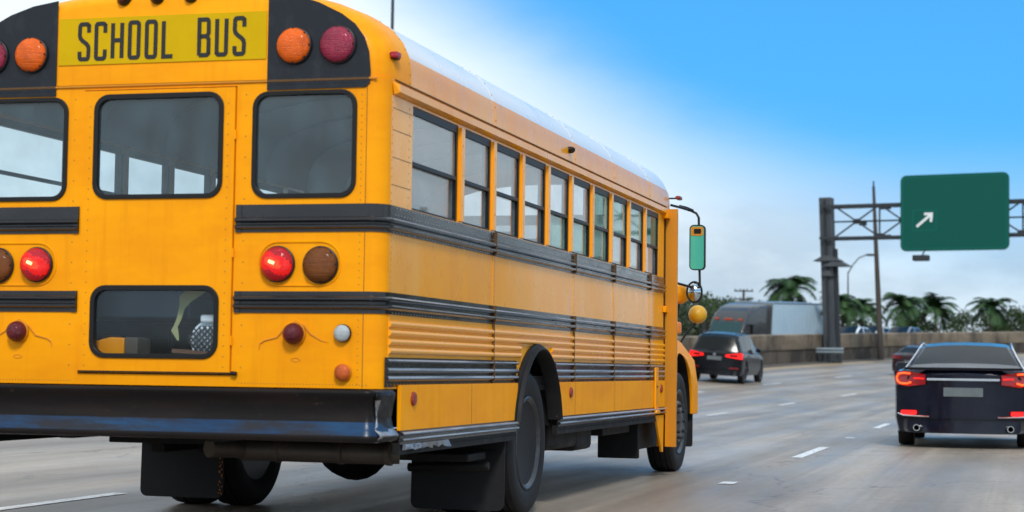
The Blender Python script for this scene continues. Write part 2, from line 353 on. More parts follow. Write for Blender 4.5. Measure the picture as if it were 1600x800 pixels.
def dashes(name, o, ys, L, m, w=.13):
    b = MB(); b.uv = []
    for y in ys:
        k = len(b.v)
        seg = [y + L*i/4 for i in range(5)]
        for yy in seg:
            for oo in (o-w/2, o+w/2): b.v.append(P(oo, yy, .005)); b.uv.append((oo, yy))
        for i in range(4): b.face((k+2*i, k+2*i+1, k+2*i+3, k+2*i+2))
    ob = b.build(name, m, smooth=None); ob['kind'] = 'structure'; return ob
dashes('lane_marking', -2.25, [.8, 31.5, 43.7, 55.9, 68.1, 80.3, 92.5, 104.7, 117], 3.0, M['paint'])
dashes('lane_marking', 1.95, [12.6, 24.8, 37, 49.2, 61.4, 73.6, 85.8, 98, 110], 3.2, M['paint'])
dashes('lane_marking', -6.1, [12, 24.2, 36.4, 48.6, 60.8, 73, 85.2, 97.4, 109.6], 3.0, M['paint'])
dashes('lane_marking', 5.7, [6, 18.2, 30.4, 42.6, 54.8, 67, 79.2, 91.4], 3.0, M['paint'])
dashes('lane_marking', 1.95, [7.2, 19.4, 31.6, 43.8], .35, M['paint'], .14)
strip('edge_marking', [-10.25, -10.05], -60, 290, .005, M['ypaint'])
strip('outer_edge_marking', [9.35, 9.5], -60, 290, .005, M['paint'])

# ================================================================== SCHOOL BUS
bus = empty('school_bus', (0, 0, 0))
tag(bus, 'yellow school bus with white roof and black rub rails on the left', 'school bus')
XC = -.11; HW = 1.33; XR = XC+HW; XL = XC-HW
def U(u): return XC+u
def arc(cx, cy, r, a0, a1, n=6): return [(cx+r*math.cos(R(a0+(a1-a0)*k/n)), cy+r*math.sin(R(a0+(a1-a0)*k/n))) for k in range(n+1)]
YF = 8.03
WIN = [(.46, 1.33)] + [(1.43+.71*k, 2.045+.71*k) for k in range(9)]
def sweep(mb, path, prof, mi=0, caps=True):
    """path: [(x,y)] with outward normal on its right when walking; prof: closed [(out, z)]"""
    rg = []
    for i, p in enumerate(path):
        a = Vector(path[max(i-1, 0)]); c = Vector(path[min(i+1, len(path)-1)]); d = (c-a).normalized(); nrm = Vector((d.y, -d.x))
        rg.append([(p[0]+nrm.x*o, p[1]+nrm.y*o, z) for o, z in prof])
    return mb.rings(rg, cap0=caps, cap1=caps, mi=mi)
# ---- side walls with window openings and wheel arch
def arch(cy, cz, ry, rz, n=20): return [(cy+ry*math.cos(PI-PI*k/n), cz+rz*math.sin(PI-PI*k/n)) for k in range(n+1)]
AY, AZ, ARY, ARZ = 3.234, .60, .60, .57
RVC = .0045
def side_wall(s):
    X = XR if s > 0 else XL
    hy = math.sqrt(1-((.895-AZ)/ARZ)**2)*ARY
    ar = [p for p in arch(AY, AZ, ARY, ARZ, 30) if p[1] > .90]
    outer = [(.1, .895), (AY-hy, .895)] + ar + [(AY+hy, .895), (YF, .895), (YF, 2.575), (.1, 2.575)]
    holes = [rrect(a, b, 1.892, 2.478, .012, 2) for a, b in WIN]
    mb = MB(); mb.prism(outer, holes, YZ(X), 0, -s*.045, 0, 1)
    for y in (2.115, 4.33, 5.745, 7.28):       # vertical lap seams
        mb.box(X, X+s*.0025, y, y+.035, 1.415, 1.735, 0); mb.box(X+s*.0005, X+s*.0022, y+.036, y+.040, 1.415, 1.735, 2)
        for k in range(9): mb.dome((X+s*.002, y+.018, 1.44+.034*k), (s, 0, 0), RVC, .5, 3)
    for y in (.055+.06, .40): 
        for k in range(14): mb.dome((X, y, 1.91+.045*k), (s, 0, 0), RVC, .5, 3)
    for k in range(10): mb.dome((X, .125, 1.43+.033*k), (s, 0, 0), RVC, .5, 3)
    for z in (2.0, 2.15, 2.30, 2.42): mb.box(X, X+s*.0012, .12, .44, z, z+.003, 2)     # rear corner panel lines
    for i in range(9):                                                   # pillar caps standing proud of the wall
        y0, y1 = WIN[i][1], WIN[i+1][0]
        mb.box(X, X+s*.016, y0+.018, y1-.012, 1.90, 2.47, 0)
        for k in range(3): mb.dome((X+s*.016, (y0+y1)/2, 2.0+.18*k), (s, 0, 0), .005, .5, 3)
    o = mb.build('side_wall', [M['yellow_side'], M['yellow'], M['seam'], M['rivet']], bus)
    return o
for s in (1, -1): side_wall(s)
# ---- window units
def side_window(s, i):
    X = (XR if s > 0 else XL); y0, y1 = WIN[i]; z0, z1 = 1.892, 2.478; zm = 2.155
    mb = MB()
    def bx(ya, yb, za, zb, d0, d1): mb.box(X-s*d0, X-s*d1, ya, yb, za, zb)
    bx(y0, y1, z1-.045, z1-.001, .004, .040); bx(y0, y0+.012, z0, z1-.045, .004, .040); bx(y1-.028, y1, z0, z1-.045, .004, .052)
    bx(y0+.012, y1-.028, z0, z0+.012, .004, .040); bx(y0+.012, y1-.028, zm-.012, zm+.010, .002, .030)
    fr = mb.build('window', M['gasket'], bus)
    up = MB().box(X-s*.014, X-s*.018, y0+.0125, y1-.0285, zm+.0105, z1-.0455)
    lo = MB().box(X-s*.026, X-s*.030, y0+.0125, y1-.0285, z0+.0125, zm-.0125)
    g = M['glasst'] if i == 9 else M['glassg'] if i in (6, 7, 8) else M['glass']
    gl_ = M['glassg'] if i in (4, 5, 6) else M['glass']
    if s < 0: g = gl_ = M['glassl']
    up.build('pane', g, fr, smooth=None); lo.build('pane', gl_, fr, smooth=None)
for s in (1, -1):
    for i in range(10): side_window(s, i)
# ---- rear wall: flat plate, rounded corner posts, door opening
D0 = .355+.11                        # door half width, from the centre line
ox0, ox1 = XL+.1, XR-.1
mb = MB()
holes = [rrect(U(-s*0)+(.565 if s > 0 else -1.165), U(0)+(1.165 if s > 0 else -.565), 1.925, 2.505, .085) for s in (1, -1)]
holes.append([(U(-D0), .955), (U(D0), .955), (U(D0), 2.545), (U(-D0), 2.545)])
mb.prism([(ox0, .895), (ox1, .895), (ox1, 2.575), (ox0, 2.575)], holes, XZ(0), 0, .045, 0, 0)
for s in (1, -1):
    pth = [(U(s*(HW-.1)), 0)] + arc(U(s*(HW-.1)), .1, .1, -90, 0 if s > 0 else -180)[1:]
    if s < 0: pth = pth[::-1]
    sweep(mb, pth, [(0, .895), (0, 2.575), (-.04, 2.575), (-.04, .895)], 0)
    x = U(s*(HW-.135))
    for k in range(44): mb.dome((x, 0, .92+.038*k), (0, -1, 0), .0042, .5, 1)
    mb.box(U(s*(HW-.108)), U(s*(HW-.105)), -.0012, 0, .90, 2.56, 2)
    for k in range(14): mb.dome((U(s*(D0+.055)), 0, 1.0+.115*k), (0, -1, 0), .0048, .5, 1)
for k in range(40): mb.dome((U(D0)+.03+.014+k*.021*.9, 0, .915), (0, -1, 0), .0035, .5, 1)
for k in range(40): mb.dome((U(-D0)-.03-.014-k*.021*.9, 0, .915), (0, -1, 0), .0035, .5, 1)
mb.build('rear_wall', [M['yellow'], M['rivet'], M['seam']], bus)
# rear side windows
for s in (1, -1):
    a, b = (.565, 1.165) if s > 0 else (-1.165, -.565)
    mb = MB(); mb.prism(rrect(U(a)-.004, U(b)+.004, 1.921, 2.509, .089), [rrect(U(a)+.022, U(b)-.022, 1.947, 2.483, .066)], XZ(-.010), 0, .04)
    w = mb.build('window', M['gasket'], bus, bevel=.004)
    MB().prism(rrect(U(a)+.018, U(b)-.018, 1.943, 2.487, .07), [], XZ(.006), 0, .004).build('pane', M['glassr'], w, smooth=None)
# emergency door
mb = MB(); hw = [rrect(U(-.39), U(.39), 1.93, 2.512, .085), rrect(U(-.385), U(.385), 1.047, 1.443, .085)]
mb.prism([(U(-D0+.006), .962), (U(D0-.006), .962), (U(D0-.006), 2.538), (U(-D0+.006), 2.538)], hw, XZ(-.012), 0, .04, 0, 0)
for s in (1, -1):
    for k in range(26): mb.dome((U(s*(D0-.045)), -.012, 1.0+.058*k), (0, -1, 0), .0045, .5, 1)
door = mb.build('emergency_door', [M['yellow'], M['rivet']], bus)
for (x0, x1, z0, z1) in ((-.39, .39, 1.93, 2.512), (-.385, .385, 1.047, 1.443)):
    mb = MB(); mb.prism(rrect(U(x0)-.004, U(x1)+.004, z0-.004, z1+.004, .089), [rrect(U(x0)+.024, U(x1)-.024, z0+.022, z1-.026, .064)], XZ(-.022), 0, .04)
    mb.build('window_gasket', M['gasket'], door, bevel=.004)
    MB().prism(rrect(U(x0)+.018, U(x1)-.018, z0+.018, z1-.02, .07), [], XZ(-.004), 0, .004).build('pane', M['glassd'] if z1 < 1.5 else M['glassr'], door, smooth=None)
for z in (1.12, 1.60, 2.25):
    mb = MB(); mb.tube([(U(D0)-.001, -.012, z), (U(D0)-.001, -.012, z+.05)], .006, 8); mb.build('hinge', M['yellow'], door)
mb = MB(); mb.box(U(-D0)+.01, U(D0)+.035, -.018, -.010, .965, .972); mb.tube([(U(D0)+.01, -.018, .968), (U(D0)+.04, -.022, .965)], .012, 8)
mb.build('door_sill_strip', M['gasket'], door)
mb = MB(); mb.box(U(-1.28), U(1.28), -.010, -.0005, 2.560, 2.571); mb.build('rain_gutter', M['yellow_dark'], bus, bevel=.002)
# ---- roof: cross-section lofted along the bus
RP = [(1.335, 2.565), (1.335, 2.66), (1.322, 2.74), (1.285, 2.82), (1.225, 2.892), (1.13, 2.955), (.97, 3.022), (.77, 3.075), (.52, 3.113), (.26, 3.132), (0, 3.138)]
def roof_ring(y, inset=0, dz=0, zlo=None):
    pts = []
    full = [(-u, z) for u, z in RP] + [(u, z) for u, z in RP[::-1]][1:]
    for u, z in full:
        if inset:
            cz = 2.565
            u2 = u*max(0, 1-inset/HW); z2 = cz + (z-cz)*max(0, 1-inset/.575)
        else: u2, z2 = u, z
        pts.append((U(u2), y, z2+dz))
    return pts
def mixed_ring(y, f, yellow=False): return roof_ring(y)
nR = len(roof_ring(0))
mb = MB()
ys = [.38, 1.0, 2.115, 2.117, 3.0, 4.33, 4.332, 5.745, 5.747, 7.28, 7.282, 8.15]
rg = [roof_ring(y) for y in ys] + [roof_ring(8.42, .03), roof_ring(8.62, .09), roof_ring(8.76, .18), roof_ring(8.82, .26)]
b0 = len(mb.v); n = nR
for r in rg: mb.v += r
for i in range(len(rg)-1):
    for j in range(n-1):
        u = abs((j+.5)-(n-1)/2); k = (n-1)/2-u        # k: 0 at the eave
        mb.face((i*n+j, i*n+j+1, (i+1)*n+j+1, (i+1)*n+j), 0 if k < 2 else 1)
for y in (2.116, 4.331, 5.746, 7.281):                # raised lap joints with rivets
    ring = roof_ring(y)
    for j in range(len(ring)-1):
        p, q = Vector(ring[j]), Vector(ring[j+1]); c = (p+q)/2; up = Vector((-(q-p).z, 0, (q-p).x)).normalized()
        mb.bar(p+up*.0005, q+up*.0005, .034, .003, up, 0 if (j < 2 or j > len(ring)-4) else 1)
        m = max(1, int((q-p).length/.05))
        for t in range(m): mb.dome(p.lerp(q, (t+.5)/m)+up*.004, up, .006, .5, 2)
roof = mb.build('roof', [M['yellow_side'], M['roofwhite'], M['rivet']], bus, smooth=50)
mb = MB()
for s in (1, -1):
    X = U(s*HW)
    mb.add([(X, .10, 2.565), (X+s*.038, .12, 2.548), (X+s*.040, .12, 2.505), (X+s*.006, .12, 2.492),
            (X, YF+.05, 2.565), (X+s*.038, YF+.05, 2.548), (X+s*.040, YF+.05, 2.505), (X+s*.006, YF+.05, 2.492)],
           [(0, 1, 5, 4), (1, 2, 6, 5), (2, 3, 7, 6), (0, 3, 2, 1), (4, 5, 6, 7), (3, 0, 4, 7)])
    mb.tube([(X+s*.012, .12, 2.572), (X+s*.012, YF+.05, 2.572)], .005, 6, 1)
mb.build('drip_rail', [M['yellow_side'], M['seam']], bus)
# rear cap
mb = MB(); rg = [roof_ring(.385, -.006), roof_ring(.22, -.004), roof_ring(.12, .006), roof_ring(.06, .03), roof_ring(.02, .06), roof_ring(0.0, .10)]
mb.rings(rg, closed=True, cap0=False, cap1=True)
ring = roof_ring(.385, -.006)
for j in range(len(ring)-1):
    p, q = Vector(ring[j]), Vector(ring[j+1]); up = Vector((-(q-p).z, 0, (q-p).x)).normalized(); m = max(1, int((q-p).length/.045))
    for t in range(m): mb.dome(p.lerp(q, (t+.5)/m)+Vector((0, -.02, 0)), up, .006, .5, 1)
cap = mb.build('rear_roof_cap', [M['yellow'], M['rivet']], bus, smooth=50)
def capclip(pts): return pts
# black lamp panels on the cap
for s in (1, -1):
    o2 = [(.643, 2.515), (.643, 3.06), (.80, 3.035), (.94, 2.99), (1.07, 2.925), (1.15, 2.865), (1.205, 2.79), (1.232, 2.71), (1.243, 2.60), (1.240, 2.54), (1.215, 2.518)]
    pts = [(U(s*u), z) for u, z in o2]
    mb = MB(); mb.prism(pts, [], XZ(-.008), 0, .006)
    mb.box(U(s*.645), U(s*1.235), -.0125, -.0095, 2.562, 2.570, 1)
    for k in range(26): mb.dome((U(s*(.66+.022*k)), -.008, 2.545), (0, -1, 0), .0045, .5, 0)
    mb.build('lamp_panel', [M['blackp'], M['seam']], bus)
# lamps
def lamp(name, u, z, r, m, depth=.045, y=-.006, rim=True, clips=8, hot=False, rimmat='gasket', parent=bus):
    mb = MB(); mb.lathe([(r*1.06, 0), (r*1.06, -.012), (r*1.0, -.016), (r*.96, -.016)], (U(u), y, z), (0, 1, 0), 32, 0)
    for k in range(clips):
        a = 2*PI*k/clips; mb.dome((U(u)+math.cos(a)*r*.94, y-.024, z+math.sin(a)*r*.94), (0, -1, 0), r*.075, .8, 0, 6)
    base = mb.build(name, M[rimmat], parent)
    c = (U(u), y, z)
    if hot:
        N_ = 26; cc = (-.16*r, .10*r)
        mb = MB(); rs = [0, .06, .12, .20, .28, .36, .45, .55, .66, .78, .90, .985]
        def pt(q, k): 
            a = 2*PI*k/N_; off = (1-q)
            return (U(u)+r*(q*math.cos(a)+cc[0]/r*off), y-.020-depth*math.sqrt(max(0, 1-q*q)), z+r*(q*math.sin(a)+cc[1]/r*off))
        for i_ in range(len(rs)-1):
            b0 = len(mb.v); mb.v += [pt(rs[i_], k) for k in range(N_)] + [pt(rs[i_+1], k) for k in range(N_)]
            for k in range(N_):
                k2 = (k+1) % N_; a = 2*PI*(k+.5)/N_; wob = 1+.35*math.cos(2*a+.8)
                q = rs[i_+1]/wob; mb.face((b0+k, b0+k2, b0+N_+k2, b0+N_+k), 0 if q < .17 else 1 if q < .42 else 2 if q < .80 else 3)
        mb.lathe([(r*.985, -.010), (r*.985, -.020)], c, (0, 1, 0), 32, 3)
        mb.build('lens', [M['hot'], M['warm'], M['redlit'], M['redout']], base, smooth=80)
    else:
        mb = MB(); mb.lathe([(r*.985, -.010), (r*.985, -.020), (r*.90, -.020-depth*.45), (r*.62, -.020-depth*.85), (r*.3, -.020-depth*.98), (.0008, -.020-depth)], c, (0, 1, 0), 32, 0)
        mb.build('lens', M[m], base)
    return base
for s in (1, -1):
    lamp('warning_lamp', s*.800, 2.754, .098, 'amber', .03, y=-.010)
    lamp('warning_lamp', s*1.054, 2.752, .100, 'redlens', .03, y=-.010)
    lamp('brake_lamp', s*.730, 1.562, .094, 'redlit', .05, hot=True)
    lamp('turn_lamp', s*.978, 1.558, .096, 'ambdim', .03)
    mb = MB(); st = rrect(s*.853-.237, s*.853+.237, 1.447, 1.684, .112, 8)
    mb.tube([(U(u), -.001, z) for u, z in st], .0065, 6, loop=True); mb.build('lamp_recess_bead', M['yellow'], bus)
    lamp('marker_lamp', s*.835, 1.185, .060, 'reddark', .055, clips=0, rimmat='yellow_dark')
    lamp('reversing_lamp', s*1.112, 1.190, .046, 'clear', .02, clips=0)
    lamp('rear_reflector', s*1.118, .981, .045, 'orange', .02, clips=0, rimmat='yellow_dark')
    mb = MB(); brow = [(.625, 1.095), (.632, 1.130), (.655, 1.146), (.73, 1.165), (.775, 1.215), (.835, 1.252), (.885, 1.230), (.925, 1.185), (.985, 1.150), (1.045, 1.135)]
    pts = []
    for i in range(len(brow)-1):
        for t in range(4): pts.append((U(s*(brow[i][0]+(brow[i+1][0]-brow[i][0])*t/4)), -.001, brow[i][1]+(brow[i+1][1]-brow[i][1])*t/4))
    mb.tube(pts, [.0015+.004*min(1, i/6, (len(pts)-1-i)/6) for i in range(len(pts))], 6)
    mb.tube([(U(s*(.84+.026*math.cos(t*PI/6))), -.0005, 1.045+.010*math.sin(t*PI/6)) for t in range(12)], .0025, 5, loop=True)
    mb.build('wiring_bead', M['yellow_dark'], bus)
for u in (-.215, -.01, .195):
    mb = MB(); mb.lathe([(.044, 0), (.044, -.02), (.030, -.040), (.001, -.046)], (U(u-.02), .012, 3.062), (0, 1, 0), 20); b_ = mb.build('clearance_lamp', M['gasket'], bus)
    mb = MB(); mb.lathe([(.030, -.036), (.022, -.052), (.001, -.060)], (U(u-.02), .012, 3.062), (0, 1, 0), 16); mb.build('lens', M['reddark'], b_)
for s in (1, -1):      # red corner marker on a black foot
    mb = MB(); mb.box(U(s*1.305), U(s*1.352), .10, .165, 2.685, 2.72); b_ = mb.build('corner_marker_lamp', M['gasket'], bus, bevel=.006)
    mb = MB(); mb.box(U(s*1.318), U(s*1.362), .085, .155, 2.690, 2.724); mb.build('lens', M['redsmall'], b_, bevel=.008)
# ---- sign with the lettering
mb = MB(); mb.box(U(-.633), U(.633), -.006, .004, 2.690, 2.955); sgn = mb.build('sign_panel', M['sign'], bus)
def glyph(ch):
    r = .22
    def a(cx, cy, a0, a1, n=5): return [(cx+r*.9*math.cos(R(a0+(a1-a0)*k/n)), cy+r*math.sin(R(a0+(a1-a0)*k/n))) for k in range(n+1)]
    W, H = 1., 3.
    g = {
     'S': [[(W, H*.76), (W, H-r)][0:2] + a(W-r, H-r, 0, 90) + a(r, H-r, 90, 180) + [(0, H*.68), (.08, H*.60), (.30, H*.53), (.70, H*.45), (.92, H*.38), (W, H*.30)] + a(W-r, r, 0, -90) + a(r, r, -90, -180) + [(0, H*.22)]],
     'C': [[(W, H*.74), (W, H-r)] + a(W-r, H-r, 0, 90) + a(r, H-r, 90, 180) + a(r, r, 180, 270) + a(W-r, r, -90, 0) + [(W, H*.26)]],
     'H': [[(0, 0), (0, H)], [(W, 0), (W, H)], [(0, H*.51), (W, H*.51)]],
     'O': [a(W-r, H-r, 0, 90) + a(r, H-r, 90, 180) + a(r, r, 180, 270) + a(W-r, r, 270, 360) + [(W, H-r)]],
     'L': [[(0, H), (0, 0), (W, 0)]],
     'B': [[(0, 0), (0, H)] + [(W-r, H)] + a(W-r, H-r, 90, 0) + [(W, H*.62), (W-r*.8, H*.53), (.15, H*.53)], [(W-r*.8, H*.53), (W, H*.44), (W, r)] + a(W-r, r, 0, -90) + [(0, 0)]],
     'U': [[(0, H), (0, r)] + a(r, r, 180, 270) + a(W-r, r, -90, 0) + [(W, H)]],
    }
    return g[ch]
def stroke(mb, pts, w, y0, y1):
    P2 = [Vector(p) for p in pts]; q = [P2[0]]
    for p in P2[1:]:
        if (p-q[-1]).length > 1e-4: q.append(p)
    closed = (q[0]-q[-1]).length < 1e-3
    if closed: q = q[:-1]
    n = len(q); L = []; Rr = []
    for i in range(n):
        if closed: a, c = q[i-1], q[(i+1) % n]
        else: a, c = q[max(i-1, 0)], q[min(i+1, n-1)]
        d1 = (q[i]-a).normalized() if (q[i]-a).length > 1e-6 else (c-q[i]).normalized(); d2 = (c-q[i]).normalized() if (c-q[i]).length > 1e-6 else d1
        d = (d1+d2).normalized(); nn = Vector((-d.y, d.x)); k = 1/max(.5, nn.dot(Vector((-d1.y, d1.x))))
        L.append(q[i]+nn*w/2*k); Rr.append(q[i]-nn*w/2*k)
    m = n if closed else n-1; b = len(mb.v)
    for y in (y0, y1):
        mb.v += [(p.x, y, p.y) for p in L] + [(p.x, y, p.y) for p in Rr]
    for i in range(m):
        j = (i+1) % n
        mb.face((b+i, b+j, b+n+j, b+n+i)); mb.face((b+2*n+i, b+3*n+i, b+3*n+j, b+2*n+j))
        mb.face((b+i, b+2*n+i, b+2*n+j, b+j)); mb.face((b+n+i, b+n+j, b+3*n+j, b+3*n+i))
    if not closed:
        for i in (0, n-1): mb.face((b+i, b+n+i, b+3*n+i, b+2*n+i))
lv = 0; mb = MB(); sw = .0235; gw = .080-sw; gh = .222-sw
for ch, x in zip('SCHOOLBUS', (-.622, -.520, -.416, -.312, -.208, -.104, .113, .219, .325)):
    for pl in glyph(ch):
        xx = U(0)+.11+x+sw/2 - .002
        lv += .00007; stroke(mb, [(xx+px_*gw, 2.710+sw/2+pz_/3*gh) for px_, pz_ in pl], sw, -.0085-lv, -.0062)
mb.build('sign_lettering', M['letter'], sgn, smooth=None)
# ---- rails: wrap round the rear corner and run along the side
def side_path(s, y1, start=D0+.012):
    p = [(U(start), 0)] + arc(U(HW-.1), .1, .1, -90, 0, 8) + [(U(HW), y) for y in (.5, 1.2, 2.1, 3.4, 4.6, 5.8, 7.0, y1)]
    p = p if s > 0 else [(2*XC-x, y) for x, y in p][::-1]
    return p
def ribprof(z0, z1, ribs, base=.006, h=.022, n=5):
    pr = [(-.002, z0), (base, z0)]
    for (a, b_) in ribs:
        for k in range(n+1): t = PI*k/n; pr.append((base+h*math.sin(t), a+(b_-a)*(1-math.cos(t))/2))
    return pr + [(base, z1), (-.002, z1)]
def endcap_flat(mb, s, z0, z1):
    mb.box(U(s*(D0+.012)), U(s*(D0+.045)), -.011, -.0, z0, z1)
for s in (1, -1):
    for nm, z0, z1, ribs in (('upper_belt_rail', 1.737, 1.888, [(1.752, 1.780), (1.788, 1.820)]), ('lower_belt_rail', 1.297, 1.415, [(1.318, 1.348), (1.360, 1.392)])):
        mb = MB(); pp = ribprof(z0, z1, ribs); sweep(mb, side_path(s, YF-.02), pp)
        sp_ = side_path(s, YF-.02)
        for i_ in range(len(sp_)-1):
            if min(sp_[i_][1], sp_[i_+1][1]) > .09:
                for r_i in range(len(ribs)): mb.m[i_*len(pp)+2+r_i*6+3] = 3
        endcap_flat(mb, s, z0, z1)
        X = U(s*HW)
        for k in range(150):
            y = .15+.052*k
            mb.dome((X+s*.006, y, z0+.007), (s, 0, 0), .0048, .6, 1)
            if z0 > 1.6: mb.dome((X+s*.006, y, z1-.012), (s, 0, 0), .0048, .6, 1); mb.dome((X+s*.006, y+.02, z1-.050), (s, 0, 0), .0048, .6, 1)
        for y in (2.115, 4.33, 5.745, 7.28): mb.box(X-s*.004, X+s*.029, y, y+.004, z0+.001, z1-.001, 2)
        mb.build(nm, [M['blackrail'], M['steel'], M['seam'], M['rib_highlight']], bus)
    # corrugated yellow panel
    X = U(s*HW)
    def run(name, mats, z0, z1, ribs, segs, base=.004, h=.016, rvz=None, rv=None, lap=True):
        mb = MB()
        for (a, b_) in segs:
            rg = [[(X+s*o, y, z) for o, z in ribprof(z0, z1, ribs, base, h, 6)] for y in (a, b_)]
            f0 = len(mb.f); mb.rings(rg)
            if len(mats) > 3:
                for r_i in range(len(ribs)):
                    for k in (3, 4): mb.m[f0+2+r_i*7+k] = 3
            if rvz:
                y = a+.03
                while y < b_-.02: mb.dome((X+s*(base), y, rvz), (s, 0, 0), .0055, .6, 1); y += .055
        if lap:
            for y in (2.115, 4.33, 5.745, 7.28):
                if any(a < y < b_ for a, b_ in segs): mb.box(X, X+s*(base+h+.0015), y, y+.004, z0+.001, z1-.001, 2)
        return mb.build(name, mats, bus)
    g = [(1.083+.0485*k, 1.083+.0485*k+.034) for k in range(4)]
    da = math.sqrt(max(0, 1-((1.065-AZ)/ARZ)**2))*ARY
    da = math.sqrt(max(0, 1-((1.075-AZ)/ARZ)**2))*ARY+.10
    mb = MB()
    for zz0, zz1, gg, segs in ((1.065, 1.169, g[:2], [(.10, AY-da), (AY+da, YF-.02)]), (1.1695, 1.296, g[2:], [(.10, YF-.02)])):
        for (a, b_) in segs: mb.rings([[(X+s*o, y, z) for o, z in ribprof(zz0, zz1, gg, .003, .016, 6)] for y in (a, b_)])
        for y in (2.115, 4.33, 5.745, 7.28): mb.box(X, X+s*.0205, y, y+.004, zz0+.001, zz1-.0005, 1)
    mb.build('corrugated_panel', [M['yellow_rib'], M['seam']], bus)
    da = math.sqrt(max(0, 1-((1.0-AZ)/ARZ)**2))*ARY+.09
    run('skirt_rail', [M['blackrail'], M['rivet'], M['seam'], M['rib_highlight']], .905, 1.064, [(.934, .966), (.978, 1.010), (1.036, 1.056)], [(.06, AY-da), (AY+da, YF-.02)], base=.004, h=.020, rvz=.919)
    # lower yellow skirt, hung a little outboard
    mb = MB()
    def sk(a, b_):
        mb.box(X+s*.004, X+s*.026, a, b_, .667, .915, 0)
    sk(.26, AY-.55); sk(AY+.56, YF-.05)
    for y in (1.60, 4.33, 5.745): mb.box(X+s*.025, X+s*.0275, y, y+.004, .67, .91, 1)
    mb.build('skirt_panel', [M['yellow'], M['seam']], bus, bevel=.004)
    mb = MB()
    for (a, b_) in ((.26, AY-.57), (AY+.58, YF-.05)):
        rg = [[(X+s*(o+.018), y, z) for o, z in ribprof(.545 if False else .592, .668, [(.604, .627), (.636, .660)], .006, .022, 6)] for y in (a, b_)]
        f0 = len(mb.f); mb.rings(rg)
        for r_i in (0, 1):
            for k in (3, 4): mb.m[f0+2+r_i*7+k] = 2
        mb.box(X-s*.02, X+s*.018, a, b_, .535, .600, 1)
        y = a+.05
        while y < b_: mb.dome((X+s*.018, y, .570), (s, 0, 0), .006, .6, 1); y += .06
    mb.build('rub_rail', [M['blackrail'], M['under'], M['rib_highlight']], bus)
    # oval side reflectors
    for nm, y in (('side_reflector', .463), ('side_reflector', 4.182), ('side_reflector', 7.78)):
        mb = MB(); mb.lathe([(.040, 0), (.040, .006), (.034, .014), (.001, .018)], (X+s*.026, y, .838), (s, 0, 0), 20); mb.build(nm, M['sred'], bus)
    # wheel arch flare and liner
    mb = MB()
    def ring(ry, rz, x, n=26): return [(x, AY-ry*math.cos(R(13+154*k/n)), AZ-.10+rz*math.sin(R(13+154*k/n))) for k in range(n+1)]
    rg = [ring(.655, .682, X+s*.002), ring(.655, .682, X+s*.026), ring(.612, .664, X+s*.032), ring(.606, .660, X+s*.058), ring(.592, .648, X+s*.062), ring(.582, .638, X+s*.04), ring(.580, .636, X-s*.05)]
    mb.rings([list(c) for c in zip(*rg)], closed=True, cap0=True, cap1=True)
    mb.build('wheel_arch_flare', M['rubber'], bus, smooth=60)
    mb = MB(); rg = [[(xx, y, z) for y, z in arch(AY, AZ, .596, .566, 26)] for xx in (X-s*.046, X-s*.72)]
    mb.rings(rg, closed=False, cap0=False, cap1=False); mb.box(X-s*.70, X-s*.74, AY-.6, AY+.6, .55, 1.16)
    mb.build('wheel_well_liner', M['under'], bus)
# ---- rear bumper, ends bent forward
mb = MB()
BX = 1.36
pth = [(U(-BX-.03), .03)] + [(x, y) for x, y in arc(U(-BX+.02), -.24, .05, 180, 270, 5)] + [(U(k), -.29) for k in (-.9, -.4, 0, .4, .9)] + arc(U(BX-.02), -.24, .05, -90, 0, 5) + [(U(BX+.03), .03)]
prof = [(-.05, .892), (-.004, .892), (.006, .882), (.006, .868), (-.006, .850), (-.016, .815), (-.018, .770), (-.010, .725), (.008, .685), (.026, .656), (.030, .640), (.024, .625), (.0, .620), (-.05, .622), (-.03, .66), (-.03, .86)]
sweep(mb, pth, prof)
M['bumpblue'] = mat('bumper_patchy_blue', (.003, .022, .068), .34, spec=.3, noise=[((.9, 4, 3), (.006, .06, .15), .48, .66, .8), ((2.2, 4, 14), (.014, .011, .012), .44, .64, .9)], bump=((4, 4, 6), .15))  # patchy blue for the lower lip, broken by dark noise
nP = len(prof)
for fi, f in enumerate(mb.f):
    if len(f) == 4:
        js = sorted({v % nP for v in f})
        if js in ([7, 8], [8, 9]): mb.m[fi] = 1
bump = mb.build('rear_bumper', [M['bumper'], M['bumpblue']], bus, smooth=50)
mb = MB()   # crumpled end plate, scraped to bare metal
ex = U(BX+.03)
P_ = []
prn = random.Random(8)
for iz, z in enumerate((.882, .84, .79, .74, .69, .655, .622)):
    off = (.010, .002, -.012, -.014, .000, .030, .012)[iz]
    for iy, y in enumerate((-.262 + .02*iz*(iz < 4), -.19, -.11, -.03, .035)):
        P_.append((ex+off+prn.uniform(-.006, .008)+.004, y+prn.uniform(-.008, .008), z+prn.uniform(-.004, .004)))
for iz in range(6):
    for iy in range(4): mb.face((iz*5+iy, iz*5+iy+1, iz*5+iy+6, iz*5+iy+5), 1 if iz >= 4 or (iy == 0 and iz > 0) else 0)
mb.v = P_
o = mb.build('bumper_end_plate', [M['bumper'], M['steel']], bus, smooth=25); sm = o.modifiers.new('s', 'SOLIDIFY'); sm.thickness = .006
# crumpled bare edge strip at the foot of the skirt
for s in (1,):
    mb = MB(); rr_ = random.Random(4); pts0, pts1 = [], []
    for k in range(16):
        y = .30+k*.055; pts0.append((XR+.03+rr_.uniform(-.008, .012), y, .592)); pts1.append((XR+.035+rr_.uniform(-.014, .022), y, .558+rr_.uniform(-.008, .014)))
    mb.rings([pts0, pts1], closed=False, cap0=False, cap1=False); mb.build('bent_skirt_edge', M['steel'], bus, smooth=20)
